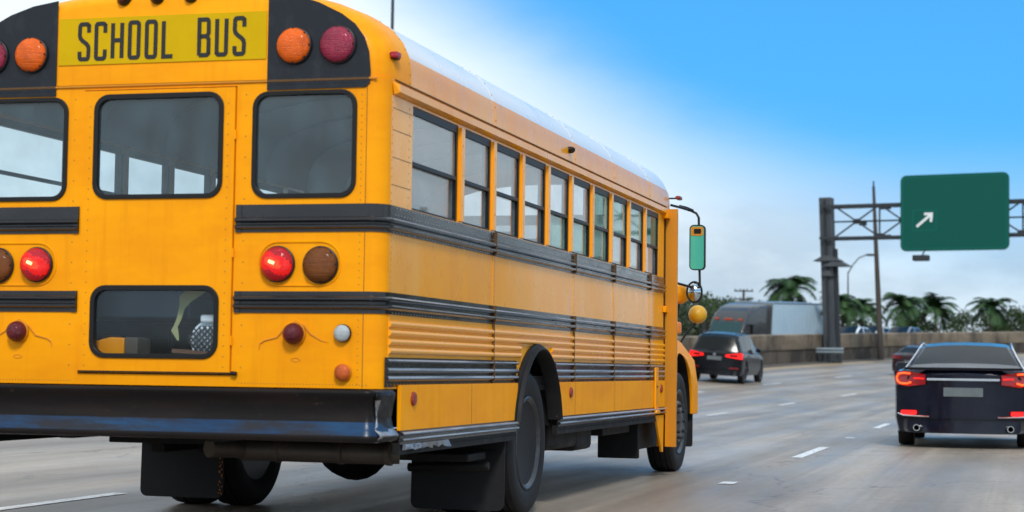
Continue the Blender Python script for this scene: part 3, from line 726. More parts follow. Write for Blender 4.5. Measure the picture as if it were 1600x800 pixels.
# ---- wheels
def wheel_geo(outer_sign, W, name, front=False):
    """tyre centred on the origin, axis along x"""
    s = outer_sign
    ty = MB(); w = W/2; Rt = .50
    ty.lathe([(.31, -w*.80), (.345, -w*.96), (.43, -w*1.0), (.475, -w*.93), (.492, -w*.80), (.497, -w*.5), (.498, -w*.46), (.486, -w*.44), (.486, -w*.38), (.499, -w*.36), (.50, -.01), (.488, -.008), (.488, .008), (.50, .01), (.499, w*.36), (.486, w*.38), (.486, w*.44), (.498, w*.46), (.497, w*.5), (.492, w*.80), (.475, w*.93), (.43, w*1.0), (.345, w*.96), (.31, w*.80)], (0, 0, 0), (1, 0, 0), 56)
    ri = MB(); e = s*w
    prof = [(.312, -s*w*.82), (.318, e*.82), (.325, e*.93), (.315, e*.98), (.298, e*.90), (.270, e*.60)]
    if front: prof += [(.235, e*.55), (.20, e*.95), (.13, e*1.0), (.10, e*1.08), (.001, e*1.10)]
    else: prof += [(.255, e*.1), (.235, -e*.35), (.17, -e*.45), (.125, -e*.4), (.12, e*.55), (.10, e*.7), (.001, e*.72)]
    ri.lathe(prof, (0, 0, 0), (1, 0, 0), 48)
    nut_r = .168; hx = e*.97 if front else -e*.38
    for k in range(10):
        a = 2*PI*k/10; ri.lathe([(.016, 0), (.016, s*.03), (.010, s*.036), (.001, s*.037)], (hx, nut_r*math.cos(a), nut_r*math.sin(a)), (1, 0, 0), 6)
    return ty, ri
def put_wheel(name, x, y, s, W, front):
    ty, ri = wheel_geo(s, W, name, front)
    t = ty.build(name, M['rubber'], bus, smooth=35, loc=(x, y, .497)); ri.build('rim', M['rim'], t)
    return t
for s in (1, -1):
    put_wheel('rear_wheel', U(s*(HW-.145)), 3.15, s, .26, False); put_wheel('rear_wheel', U(s*(HW-.50)), 3.15, s, .26, False)
    put_wheel('front_wheel', U(s*(HW-.16)), 9.08, s, .27, True)
# mud flaps
for s in (1, -1):
    a, b_ = (U(.69), U(1.335)) if s > 0 else (U(-.64), U(-1.26)); y = 2.46 if s > 0 else 2.40
    a, b_ = sorted((a, b_)); mb = MB()
    rg = []
    out = rrect(a, b_, .075 if s > 0 else .10, .70, .05, 4)
    mb.prism(out, [], lambda u, v, w: (u, y+w+.05*(.7-v)*(.7-v)*0-.03*(.7-v), v), 0, .012)
    for k in range(5): mb.lathe([(.011, 0), (.011, -.006), (.001, -.010)], (a+.08+k*(b_-a-.16)/4, y-.004, .64), (0, 1, 0), 8, 1)
    mb.box(a+.02, b_-.02, y-.022, y-.010, .46, .466, 0)
    if s < 0:
        fr_ = random.Random(2)
        for k in range(46): mb.dome((b_-.018+fr_.uniform(-.016, .012), y-.022, .12+.0105*k+fr_.uniform(-.01, .01)), (0, -1, 0), fr_.uniform(.003, .0065), .6, 2)  # amber specks put in for light glimmering along the flap edge
    mb.build('mud_flap', [M['rubber'], M['steel'], M['turn']], bus, smooth=30)
for s in (1, -1):
    a, b_ = sorted((U(s*(HW-.28)), U(s*(HW-.02)))); mb = MB(); mb.prism(rrect(a, b_, .22, .60, .02, 2), [], XZ(9.78), 0, .015); mb.build('front_mud_flap', M['rubber'], bus)
# underbody
mb = MB(); mb.box(XL+.05, XR-.05, .02, YF+.6, .86, .90); mb.build('floor_pan', M['under'], bus)
for s in (1, -1): mb = MB(); mb.box(U(s*.40), U(s*.48), -.15, 10.3, .60, .86); mb.build('chassis_rail', M['under'], bus)
mb = MB(); mb.tube([(U(-.95), 3.15, .497), (U(-.3), 3.15, .50), (U(-.2), 3.15, .50), (U(.2), 3.15, .50), (U(.3), 3.15, .50), (U(.95), 3.15, .497)], [.075, .075, .09, .09, .075, .075], 14)
mb.lathe([(.001, -.34), (.12, -.31), (.24, -.16), (.275, 0), (.24, .14), (.10, .24), (.001, .26)], (U(.03), 3.15, .475), (0, 1, 0), 22)
for k in range(10): a = 2*PI*k/10; mb.dome((U(.03)+.20*math.cos(a), 2.96, .475+.20*math.sin(a)), (0, -1, 0), .014, .8)
mb.build('rear_axle', M['under'], bus)
mb = MB(); mb.tube([(U(.10), 1.0, .505), (U(.14), 1.0, .503), (U(.95), 1.02, .500), (U(1.08), 1.06, .50)], [.062, .062, .062, .058], 18)
for x in (.32, .72, 1.02): mb.lathe([(.068, 0), (.068, .03)], (U(x), 1.005, .501), (1, 0, 0), 18)
mb.tube([(U(.0), .75, .52), (U(.08), .9, .515), (U(.12), 1.0, .505)], .055, 12); mb.build('exhaust_pipe', M['pipe'], bus)
mb = MB(); mb.box(U(-1.1), U(1.1), 1.6, 1.68, .50, .60); mb.box(U(.55), U(1.25), 1.9, 2.3, .42, .47); mb.box(U(.75), U(.85), 1.7, 4.6, .44, .50); mb.box(U(-.85), U(-.75), 1.7, 4.6, .44, .50)
mb.tube([(U(.75), 2.2, .36), (U(1.3), 2.2, .38)], .03, 8); mb.box(U(-.75), U(-.30), 2.2, 2.5, .42, .60); mb.box(U(.18), U(.62), 2.6, 2.7, .40, .47); mb.tube([(U(-.6), 2.0, .44), (U(.5), 2.1, .42)], .022, 8); mb.tube([(U(-.3), 3.0, .45), (U(-.3), 1.9, .62)], .04, 10); mb.tube([(U(.35), 3.0, .45), (U(.35), 1.9, .62)], .04, 10); mb.build('leaf_spring', M['under'], bus, bevel=.01)
mb = MB(); mb.box(U(.55), U(1.22), 4.0, 5.0, .40, .80); mb.box(U(.6), U(1.2), 5.02, 5.6, .36, .8); mb.build('fuel_tank', M['under'], bus, bevel=.04)
mb = MB(); mb.box(U(.62), U(1.20), 6.0, 7.1, .45, .8); mb.box(U(1.18), U(1.205), 6.1, 7.0, .50, .64, 1); mb.build('battery_box', [M['under'], M['rubber']], bus, bevel=.01)
mb = MB(); mb.box(U(.85), U(1.23), 7.35, 7.42, .20, .66); mb.box(U(.86), U(1.225), 7.42, 8.9, .28, .7); mb.build('stepwell', M['under'], bus, bevel=.01)
# ---- entrance door and front end (right side)
X = XR
mb = MB(); mb.box(X-.03, X+.004, YF-.02, YF+.12, .30, 2.56); mb.build('door_jamb', M['gasket'], bus)
mb = MB(); mb.box(X+.005, X+.115, YF+.04, YF+.09, .285, 2.552)
for z in (.6, 1.1, 1.5, 1.95, 2.3): mb.dome((X+.06, YF+.04, z), (0, -1, 0), .006, .5, 0)
ed = mb.build('entrance_door', M['yellow_dark'], bus, bevel=.004)
MB().box(X-.02, X-.016, YF+.13, 8.65, .5, 2.45).build('pane', M['glass'], ed, smooth=None)
mb = MB(); mb.add([(X+.006, 7.50, .640), (X+.006, 7.95, .640), (X+.006, 7.92, .245), (X+.006, 7.86, .245), (X+.024, 7.50, .640), (X+.024, 7.95, .640), (X+.024, 7.92, .245), (X+.024, 7.86, .245)], [(0,1,2,3), (7,6,5,4), (0,4,5,1), (1,5,6,2), (2,6,7,3), (3,7,4,0)])
mb.box(X-.03, X+.02, YF+.005, YF+.035, .29, .65); mb.box(X-.06, X+.026, YF+.005, YF+.035, .29, .64); mb.build('step_panel', M['yellow'], bus)
mb = MB(); mb.box(X+.028, X+.044, 7.44, 7.57, .615, 1.035); mb.box(X+.030, X+.060, 7.42, 7.59, .615, .64); mb.dome((X+.044, 7.5, .86), (1, 0, 0), .012, .8, 1); mb.build('skirt_strap', [M['yellow_side'], M['gasket']], bus, bevel=.004)
mb = MB(); mb.box(X-.002, X+.05, YF-.10, YF+.06, 2.455, 2.50); mb.box(X+.001, X+.03, YF-.06, YF+.04, 1.56, 1.62); mb.build('door_hinge', M['yellow'], bus, bevel=.005)
mb = MB()
mb.box(XL, XL+.04, YF, 8.75, .895, 1.9); mb.box(XL, XL+.04, YF, YF+.08, 1.9, 2.56); mb.box(XL, XL+.04, 8.68, 8.76, 1.9, 2.56)
mb.box(XR-.04, XR, 8.66, 8.76, .895, 2.56); mb.box(XL+.04, XR-.04, 8.72, 8.76, .895, 1.75); mb.box(XL+.04, XR-.04, 8.72, 8.76, 2.46, 2.56); mb.box(U(-.04), U(.04), 8.73, 8.755, 1.75, 2.46)
mb.build('front_wall', M['yellow_side'], bus)
MB().box(XL+.04, XR-.04, 8.738, 8.744, 1.75, 2.46).build('windshield', M['glass'], bus, smooth=None)
def loft(name, sec, mats, **k):
    mb = MB(); mb.rings(sec); return mb.build(name, mats, bus, **k)
def hoodsec(y, hw, z0, z1, r): return [(x, y, z) for x, z in rrect(U(-hw), U(hw), z0, z1, r, 5)]
loft('hood', [hoodsec(8.765, .86, .9, 1.72, .12), hoodsec(9.3, .82, .9, 1.66, .13), hoodsec(9.9, .76, .9, 1.56, .14), hoodsec(10.25, .72, .9, 1.42, .14), hoodsec(10.34, .68, .9, 1.30, .12)], M['yellow'])
for s in (1, -1):
    mb = MB(); X_ = U(s*(HW+.0)); hh = [p for p in arch(9.10, .56, .60, .62, 22)]
    outer = [(8.45, .56)] + [(8.42, 1.0), (8.46, 1.26), (8.62, 1.37), (9.0, 1.39), (9.5, 1.30), (9.85, 1.12), (10.0, .85), (10.0, .56)] + hh[::-1]
    # shell: outline narrows toward the top
    def fn(u, v, w): 
        t = max(0, (v-1.0)/.40); return (X_ - s*(w + .17*t*t*(1 if w < .01 else 0)), u, v)
    mb.prism(outer, [], fn, 0, .42); mb.build('front_fender', M['yellow'], bus, bevel=.03)
    mb = MB(); mb.rings([[(X_-s*.03, y, z) for y, z in arch(9.10, .56, .595, .615, 22)], [(X_-s*.5, y, z) for y, z in arch(9.10, .56, .595, .615, 22)]], closed=False, cap0=False, cap1=False)
    mb.box(X_-s*.46, X_-s*.5, 8.5, 9.7, .5, 1.16); mb.build('fender_liner', M['under'], bus)
    mb = MB(); mb.box(U(s*1.22), U(s*1.335), 8.86, 8.98, 1.372, 1.495); t_ = mb.build('turn_signal', M['turn'], bus, bevel=.022)
    mb = MB(); mb.box(U(s*1.22), U(s*1.35), 8.60, 8.63, 2.698, 2.712); mb.build('lamp_stalk', M['gasket'], bus); mb = MB(); mb.box(U(s*1.335), U(s*1.385), 8.55, 8.68, 2.69, 2.725); mb.build('roof_marker_lamp', M['sred'], bus, bevel=.01)
mb = MB(); mb.box(U(-1.2), U(1.2), 10.36, 10.46, .5, .8); mb.build('front_bumper', M['bumper'], bus, bevel=.02)
# mirrors (right) and (left)
M['mirror'] = mat('mirror_teal_reflection', (.16, .90, .68), .12, metal=.55, noise=[((6, 6, 2.5), (.13, .78, .60), .4, .7, .7)])  # reflected green sign painted in as teal mirror colour
M['chrome'] = mat('convex_mirror_glass', (.55, .60, .64), .08, metal=1.0)
for s in (1, -1):
    def mx(x): return x if s > 0 else 2*XC-x
    mb = MB(); mb.tube([(mx(1.14), 8.80, 2.655), (mx(1.20), 9.05, 2.650), (mx(1.27), 9.2, 2.632), (mx(1.325), 9.2, 2.605), (mx(1.350), 9.2, 2.56), (mx(1.352), 9.2, 2.46), (mx(1.345), 9.21, 2.2), (mx(1.362), 9.2, 2.02), (mx(1.366), 9.2, 1.855), (mx(1.30), 9.2, 1.850), (mx(1.18), 9.1, 1.882), (mx(1.12), 8.9, 1.90)], .013, 8)
    mb.tube([(mx(1.17), 9.1, 2.668), (mx(1.23), 9.16, 2.655), (mx(1.29), 9.2, 2.63)], .018, 8)
    arm = mb.build('mirror_arm', M['gasket'], bus, smooth=60)
    x0, x1 = sorted((mx(1.262), mx(1.422)))
    mb = MB(); mb.prism(rrect(x0, x1, 2.026, 2.486, .045, 6), [rrect(x0+.010, x1-.010, 2.036, 2.476, .036, 6)], XZ(9.16), 0, .012); mb.prism(rrect(x0, x1, 2.026, 2.486, .045, 6), [], XZ(9.172), 0, .05)
    h = mb.build('side_mirror', M['gasket'], bus, bevel=.003); MB().prism(rrect(x0+.010, x1-.010, 2.036, 2.476, .036, 6), [], XZ(9.166), 0, .004).build('mirror_glass', M['mirror'], h, smooth=None)
    x0b, x1b = x0+.016, x1-.02
    mb = MB(); mb.prism(rrect(x0b, x1b, 2.375, 2.465, .012, 3), [], XZ(9.1615), 0, .003, 0); mb.prism(rrect(x0b+.03, x1b-.02, 2.395, 2.445, .012, 3), [], XZ(9.1585), 0, .003, 1); mb.build('mirror_yellow_patch', [M['yellow_dark'], M['gasket']], h, smooth=None)  # yellow patch with a dark middle on the mirror glass
    ctr = Vector((mx(1.307), 9.22, 1.806))
    mb = MB(); el = [(ctr.x+.078*math.cos(2*PI*k/32), ctr.y, ctr.z+.104*math.sin(2*PI*k/32)) for k in range(32)]; mb.tube(el, .009, 8, loop=True); c1 = mb.build('convex_mirror', M['gasket'], bus)
    mb = MB(); rg = []
    for rr2, dy in ((1, 0), (.8, -.016), (.5, -.032), (.2, -.040), (.01, -.042)): rg.append([(ctr.x+.074*rr2*math.cos(2*PI*k/32), ctr.y+dy, ctr.z+.100*rr2*math.sin(2*PI*k/32)) for k in range(32)])
    mb.rings(rg); mb.build('mirror_glass', M['chrome'], c1, smooth=80)
    mb = MB(); mb.lathe([(.098, .05), (.098, .03), (.093, .0), (.075, -.04), (.045, -.065), (.001, -.075)], (mx(1.22), 9.9, 1.600), (0, 1, 0), 28); mb.build('crossview_mirror', mat('mirror_back_yellow', (.62, .33, .01), .4, noise=[((9, 9, 9), (.40, .19, .01), .5, .75, .6)]) if True else M['yellow'], bus)
    mb = MB(); mb.lathe([(.10, .05), (.10, .02), (.08, -.04), (.001, -.07)], (mx(1.08), 9.6, 1.80), (0, 1, 0), 24); mb.build('crossview_mirror', M['yellow'], bus)
    mb = MB(); mb.tube([(mx(1.22), 9.93, 1.53), (mx(1.12), 9.9, 1.42), (mx(1.02), 9.85, 1.25)], .012, 8); mb.tube([(mx(1.08), 9.64, 1.74), (mx(1.0), 9.7, 1.3)], .012, 8); mb.build('crossview_mirror_arm', M['gasket'], bus)
mb = MB(); mb.tube([(1.125, 8.80, 2.20), (1.16, 8.85, 2.20), (1.175, 8.86, 2.16), (1.175, 8.86, 2.02), (1.13, 8.8, 1.99)], .008, 6); mb.build('grab_handle', M['chrome'], bus)
# small dark camera/lamp on the eave
mb = MB(); mb.lathe([(.026, 0), (.026, .03), (.020, .04), (.001, .042)], (XR+.0, 4.135, 2.660), (1, 0, 0), 16); mb.tube([(XR+.02, 4.13, 2.66), (XR+.045, 4.10, 2.655)], .018, 10); mb.build('eave_lamp', M['gasket'], bus)
# ---- interior
mb = MB(); mb.box(XL+.05, XR-.05, .06, 8.7, .902, .96); mb.build('interior_floor', M['gasket'], bus)
mb = MB()
def inner_ring(y): return [(U(u*.955), y, 2.50+(z-2.565)*.93) for u, z in ([(-u, z) for u, z in RP] + [(u, z) for u, z in RP[::-1]][1:])]
mb.rings([inner_ring(.06), inner_ring(4), inner_ring(8.6)], closed=False, cap0=False, cap1=False)
for y in (.9, 1.8, 2.7, 3.6, 4.5, 5.4, 6.3, 7.2): 
    r_ = inner_ring(y)
    for j in range(len(r_)-1): mb.bar(Vector(r_[j])-Vector((0,0,.012)), Vector(r_[j+1])-Vector((0,0,.012)), .05, .012)
mb.build('interior_ceiling', M['ceil'], bus)
mb = MB()
for s in (1, -1): mb.box(U(s*(HW-.055)), U(s*(HW-.075)), .06, 8.0, 1.20, 1.885)
mb.box(U(-HW+.08), U(-D0-.03), .05, .07, .96, 1.90); mb.box(U(D0+.03), U(HW-.08), .05, .07, .96, 1.90); mb.build('interior_lining', M['inner'], bus)
for i in range(10):
    y = .95+.71*i
    for s in (1, -1):
        a, b_ = sorted((U(s*.30), U(s*1.22))); mb = MB()
        mb.rings([[(x, y+.02+dy*1.0, z) for x, z in rrect(a, b_, 1.28, 1.97, .05, 4)] for dy in (0, .10)])
        mb.box(a, b_, y+.12, y+.52, 1.28, 1.42); mb.box(a+.1, a+.14, y+.1, y+.5, .96, 1.28); mb.build('bus_seat', M['seat'], bus, bevel=.02)
mb = MB(); mb.box(U(-.4), U(.4), 8.0, 8.1, 2.0, 2.4) if False else None
# ---- things lying inside, behind the lower rear window
lm = mat('lattice_white', (.55, .60, .60), .5); ds = mat('diamond_dark', (.02, .02, .022), .6)
mb = MB()
cx, cz = .150, 1.150
for k in range(-5, 6):
    for d in (1, -1):
        p = Vector((cx+k*.034-.10*d, .128, cz-.085)); q = Vector((cx+k*.034+.07*d, .128, cz+.085))
        # clip against the bag outline
        pts = []
        for t in range(21):
            w = p.lerp(q, t/20); 
            if ((w.x-cx)/.118)**2+((w.z-cz)/.085)**2 < 1: pts.append(w)
        if len(pts) > 1: mb.tube([pts[0], pts[-1]], .0048, 5)
net = mb.build('luggage_net', ds); net['category'] = 'net'; net['label'] = 'dark diamond mesh net stretched over the pale bag inside the lower rear window'
mb = MB(); mb.lathe([(.001, -.025), (.07, -.02), (.116, 0), (.07, .03), (.001, .035)], (cx, .162, cz-.005), (0, 1, 0), 24); bag = mb.build('bag', mat('pale_bag_cloth', (.85, .95, .98), .7, noise=[((18, 18, 18), (.55, .30, .18), .52, .7, .7)])); bag['category'] = 'bag'; bag['label'] = 'pale blue bag under a dark diamond net inside the lower rear window'
mb = MB(); mb.box(.105, .215, .12, .17, 1.243, 1.290); bx_ = mb.build('tissue_box', mat('pale_box', (.88, .95, .98), .5), bevel=.014); bx_['category'] = 'box'; bx_['label'] = 'small pale rounded box resting above the netted bag inside the rear window'
mb = MB(); rp = [(.105, 1.43), (.075, 1.42), (.02, 1.375), (.0, 1.33), (-.015, 1.27), (-.035, 1.225), (-.04, 1.19), (-.02, 1.145)]; wd = [.035, .045, .034, .016, .012, .010, .022, .004]
mb.rings([[(x-w, .11, z+w*.4), (x+w, .115, z-w*.4), (x+w, .119, z-w*.4), (x-w, .114, z+w*.4)] for (x, z), w in zip(rp, wd)])
st_ = mb.build('ribbon', mat('yellow_green_cloth', (.34, .34, .15), .7)); st_['category'] = 'ribbon'; st_['label'] = 'yellow-green cloth ribbon hanging inside the lower rear window of the bus'
mb = MB(); mb.add([(-.06, .12, 1.075), (.24, .12, 1.065), (.24, .12, 1.078), (-.06, .12, 1.098), (-.06, .3, 1.075), (.24, .3, 1.065), (.24, .3, 1.078), (-.06, .3, 1.098)], [(0,1,2,3), (4,7,6,5), (0,4,5,1), (1,5,6,2), (2,6,7,3), (3,7,4,0)]); pk = mb.build('plank', mat('brown_wood', (.16, .08, .045), .6)); pk['category'] = 'plank'; pk['label'] = 'thin brown wooden plank lying along the bottom of the lower rear window'
mb = MB(); mb.add([(-.60, .12, 1.06), (-.355, .12, 1.06), (-.355, .12, 1.155), (-.44, .12, 1.16), (-.60, .12, 1.12), (-.60, .3, 1.06), (-.355, .3, 1.06), (-.355, .3, 1.155), (-.44, .3, 1.16), (-.60, .3, 1.12)], [(0,1,2,3,4), (9,8,7,6,5), (0,5,6,1), (1,6,7,2), (2,7,8,3), (3,8,9,4), (4,9,5,0)]); pk = mb.build('toolbox', M['yellow'], bevel=.006); pk['category'] = 'box'; pk['label'] = 'yellow slant-topped box at the left end of the lower rear window'
mb = MB(); mb.box(-.35, -.27, .12, .28, 1.06, 1.16); pk = mb.build('carton', mat('brown_card', (.09, .07, .05), .8), bevel=.004); pk['category'] = 'carton'; pk['label'] = 'dark brown carton between the yellow box and the plank in the lower rear window'

# ================================================================== MEDIAN WALL
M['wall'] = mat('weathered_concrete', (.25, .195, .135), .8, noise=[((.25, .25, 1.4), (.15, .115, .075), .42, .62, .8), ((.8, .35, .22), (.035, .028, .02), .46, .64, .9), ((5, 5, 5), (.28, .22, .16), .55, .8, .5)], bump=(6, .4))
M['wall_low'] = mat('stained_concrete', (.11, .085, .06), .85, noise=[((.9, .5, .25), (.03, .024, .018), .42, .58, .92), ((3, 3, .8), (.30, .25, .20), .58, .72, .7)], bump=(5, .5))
WO = -11.75
wall = empty('median_wall', P(WO, 60)); tag(wall, 'long weathered concrete median wall with a pale top band along the far road edge', 'wall')
inv = wall.matrix_basis.inverted() if False else Matrix.Translation(-Vector(P(WO, 60)))
def worldchild(mb, name, mats, parent, **k):
    t = parent.location; mb.v = [tuple(Vector(v)-t) for v in mb.v]; return mb.build(name, mats, parent, **k)
wys = [y for y in YS if -60 <= y <= 225]
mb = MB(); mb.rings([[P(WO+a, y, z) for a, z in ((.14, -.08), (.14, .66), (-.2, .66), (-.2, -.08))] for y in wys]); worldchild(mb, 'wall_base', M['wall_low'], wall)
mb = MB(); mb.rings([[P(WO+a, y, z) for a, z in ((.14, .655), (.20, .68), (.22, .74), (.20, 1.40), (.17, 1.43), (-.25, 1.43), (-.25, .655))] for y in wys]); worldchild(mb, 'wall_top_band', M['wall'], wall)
mb = MB()
for k in range(40):
    y = -40+6.1*k
    if y < 220: a = P(WO+.223, y, .70); mb.box(a[0]-.01, a[0]+.008, y, y+.05, a[2], a[2]+.70)
worldchild(mb, 'expansion_joint', M['seam'], wall)
# ================================================================== SIGN GANTRY
M['gsteel'] = mat('galvanised_steel', (.040, .048, .056), .55, metal=.1, noise=[((3, 3, .8), (.075, .085, .095), .45, .7, .7)])
M['gdark'] = mat('dark_painted_steel', (.020, .026, .032), .6)
M['green'] = mat('sign_green_sheet', (.0008, .082, .062), .45, spec=.2)
M['white'] = mat('white_sheet', (.75, .78, .78), .45)
def station(o, px):
    y = 40.
    while y < 220:
        d = Vector(P(o, y))-CAM
        if 800+2883.26*d.dot(RR)/d.dot(F) >= px: return y
        y += .05
    return y
gy = station(-11.05, 1299); base = Vector(P(-11.05, gy)); hd = heading(gy)
gan = empty('sign_gantry', base, -hd); tag(gan, 'steel overhead sign gantry with a tall square post and lattice truss over the road', 'gantry')
mb = MB(); mb.rings([[(a*.33-.036*z, b_*.30, z) for a, b_ in ((-1, -1), (1, -1), (1, 1), (-1, 1))] for z in (0, 8.75)]); mb.box(-.36, .36, -.36, .36, 0, .10)
mb.build('post', M['gsteel'], gan, bevel=.03)
mb = MB(); mb.bar((0, -.34, .2), (-.31, -.34, 8.6), .2, .05); mb.bar((.42, 0, .1), (.20, 0, 6.0), .16, .2); mb.build('post_cable_duct', M['gdark'], gan)
TB, TT, TL = 6.55, 8.25, 25.0
mb = MB()
for yy in (-.55, .55):
    mb.bar((-.5, yy, TB), (TL, yy, TB), .13, .13); mb.bar((-.5, yy, TT), (TL, yy, TT), .13, .13); mb.bar((.3, -.55, (TB+TT)/2), (TL, -.55, (TB+TT)/2), .10, .08)
    n_ = 10; st_ = (TL-.3)/n_
    for k in range(n_):
        a, b_ = .3+k*st_, .3+(k+1)*st_; m_ = (a+b_)/2
        if yy < 0: mb.bar((a, yy, TT), (b_, yy, TB), .06, .08); mb.bar((a, yy, TB), (b_, yy, TT), .06, .08); mb.bar((b_, yy, TB), (b_, yy, TT), .07, .08)
        mb.box(b_-.28, b_+.28, yy-.04, yy+.04, TB-.05, TB+.20); mb.box(b_-.28, b_+.28, yy-.04, yy+.04, TT-.16, TT+.05); mb.box(m_-.2, m_+.2, yy-.045, yy+.045, (TB+TT)/2-.14, (TB+TT)/2+.14)
for k in range(14): mb.bar((.3+k*(TL-.3)/13, -.55, TB), (.3+k*(TL-.3)/13, .55, TB), .07, .07); mb.bar((.3+k*(TL-.3)/13, -.55, TT), (.3+k*(TL-.3)/13, .55, TT), .07, .07)
mb.build('truss', M['gdark'], gan)
mb = MB(); mb.rings([[(TL+a*.31, b_*.30, z) for a, b_ in ((-1, -1), (1, -1), (1, 1), (-1, 1))] for z in (-.6, 9.05)]); mb.build('post', M['gsteel'], gan, bevel=.03)
for z, x, sg in ((5.35, -.15, -1), (5.05, .35, 1), (4.55, -.1, -1)):
    mb = MB(); w = .75 if z > 4.8 else .35
    mb.add([(x-w, -.5, z), (x+w, -.5, z), (x+w, .3, z), (x-w, .3, z), (x-w*.3, -.45, z+.28), (x+w*.3, -.45, z+.28), (x+w*.3, .25, z+.28), (x-w*.3, .25, z+.28)], [(0,3,2,1), (4,5,6,7), (0,1,5,4), (1,2,6,5), (2,3,7,6), (3,0,4,7)])
    mb.build('post_bracket', M['gsteel'], gan)
sg = empty('highway_sign', base + Matrix.Rotation(-hd, 3, 'Z') @ Vector((3.95, -.80, 5.75)), -hd); tag(sg, 'big green highway sign with rounded corners hung on the gantry truss', 'sign')
mb = MB(); mb.prism(rrect(0, 5.6, 0, 3.95, .32, 8), [], XZ(0), 0, .06); mb.build('sign_panel', [M['green']], sg, smooth=30)
mb = MB(); mb.prism(rrect(.10, 5.5, .10, 3.85, .26, 8), [rrect(.15, 5.45, .15, 3.8, .22, 8)], XZ(-.004), 0, .003); mb.build('sign_border', mat('sign_border_green', (.003, .115, .09), .45, spec=.2), sg, smooth=None)
mb = MB(); mb.prism(rrect(.62, 1.9, 1.05, 2.15, .08, 4), [rrect(.67, 1.85, 1.10, 2.10, .06, 4)], XZ(-.004), 0, .003); mb.build('route_square', mat('sign_square_green', (.003, .115, .09), .45, spec=.2), sg, smooth=None)
mb = MB(); stroke(mb, [(.86, 1.28), (1.62, 1.90)], .13, -.008, -.0045); stroke(mb, [(1.25, 1.92), (1.64, 1.92), (1.60, 1.50)], .13, -.0095, -.0082); mb.build('sign_arrow', M['white'], sg, smooth=None)
mb = MB(); mb.box(.9, 1.7, -1.0, -.5, -.55, -.25); mb.bar((1.3, -.6, -.3), (1.3, 0, .1), .08, .08); mb.build('sign_lamp', M['gdark'], sg, bevel=.05)
# guard rail in front of the post
gb = Vector(P(-10.75, gy-1.2)); gr = empty('guard_rail', gb, PI/2-hd); tag(gr, 'short grey double guard rail in front of the gantry post foot', 'guard rail')
gr.rotation_euler.z = -hd
mb = MB()
prof = [(0, .42), (-.03, .45), (-.07, .50), (-.03, .56), (0, .58), (-.03, .60), (-.07, .66), (-.03, .71), (0, .74)]
mb.rings([[(x, y_, z+.05) for y_, z in prof] + [(x, y_+.02, z+.05) for y_, z in prof[::-1]] for x in (-.75, .75)]); mb.build('rail', mat('rail_zinc', (.22, .27, .30), .5, metal=.3), gr)
for x in (-.55, 0, .55): mb = MB(); mb.box(x-.07, x+.07, .0, .16, 0, .7); mb.build('rail_post', M['gdark'], gr)
# ================================================================== POLES
M['wood'] = mat('brown_pole', (.055, .046, .040), .8, noise=[((4, 4, .6), (.045, .036, .03), .4, .7, .7)])
b_ = Vector(P(-11.0, station(-11.0, 1376)))
mb = MB(); mb.tube([(0, 0, 0), (-.12, 0, 3), (-.3, 0, 7), (-.42, 0, 9.9)], [.19, .16, .12, .08], 12); mb.tube([(-.42, 0, 9.8), (-.42, 0, 10.2)], .05, 6)
pole = mb.build('utility_pole', M['wood'], smooth=60); pole.location = b_; tag(pole, 'tall tapered brown pole rising in front of the wall and truss', 'pole')
def lamp_post(x, y, zb, H, arm, ang, lab, grp=None, r=.10):
    t = empty('street_lamp', (x, y, zb), ang); tag(t, lab, 'street lamp')
    mb = MB(); mb.tube([(0, 0, 0), (0, 0, H*.5), (0, 0, H)], [r, r*.8, r*.55], 10); mb.build('pole', M['gsteel'], t, smooth=60)
    mb = MB(); mb.tube([(0, 0, H-.1), (arm*.25, 0, H+.55), (arm*.6, 0, H+1.15), (arm, 0, H+1.4)], .05, 8); mb.build('arm', M['gsteel'], t, smooth=60)
    mb = MB(); mb.rings([[(arm+dx, w*sy, H+1.4+h*sz) for sy, sz in ((-1, -.6), (1, -.6), (1, .4), (0, 1), (-1, .4))] for dx, w, h in ((-.05, .07, .06), (.2, .18, .12), (.6, .20, .12), (.8, .08, .05))]); mb.build('lamp_head', M['gdark'], t)
def at(px, py, Z): return CAM + (F + RR*((px-800)/2883.26) - UU*((py-400)/2883.26))*Z
a = at(1325, 460, 150); lamp_post(a.x, a.y, 1.6, at(1325, 423, 150).z-1.6-.1, 1.45, -.27+.54, 'street lamp with a curved arm behind the wall, right of the gantry post')
a = at(613, 40, 62); lamp_post(a.x, a.y, .3, 15.5, 1.8, 0, 'tall thin grey lamp post rising beyond the bus roof', r=.085)
a = at(1162, 460, 165); t = empty('power_pole', (a.x, a.y, 1.5), .27); tag(t, 'distant power pole with two crossarms above the truck cab', 'power pole')
mb = MB(); mb.tube([(0, 0, 0), (0, 0, a.z-1.5+.45)], [.16, .10], 8); mb.build('pole', M['wood'], t)
for dz in (.30, -.42): mb = MB(); mb.bar((-.85, 0, a.z-1.5+dz), (.85, 0, a.z-1.5+dz), .10, .12); [mb.lathe([(.05, 0), (.05, .14), (.01, .16)], (x, 0, a.z-1.5+dz+.05), (0, 0, 1), 6) for x in (-.75, -.3, .3, .75)]; mb.build('crossarm', M['wood'], t)

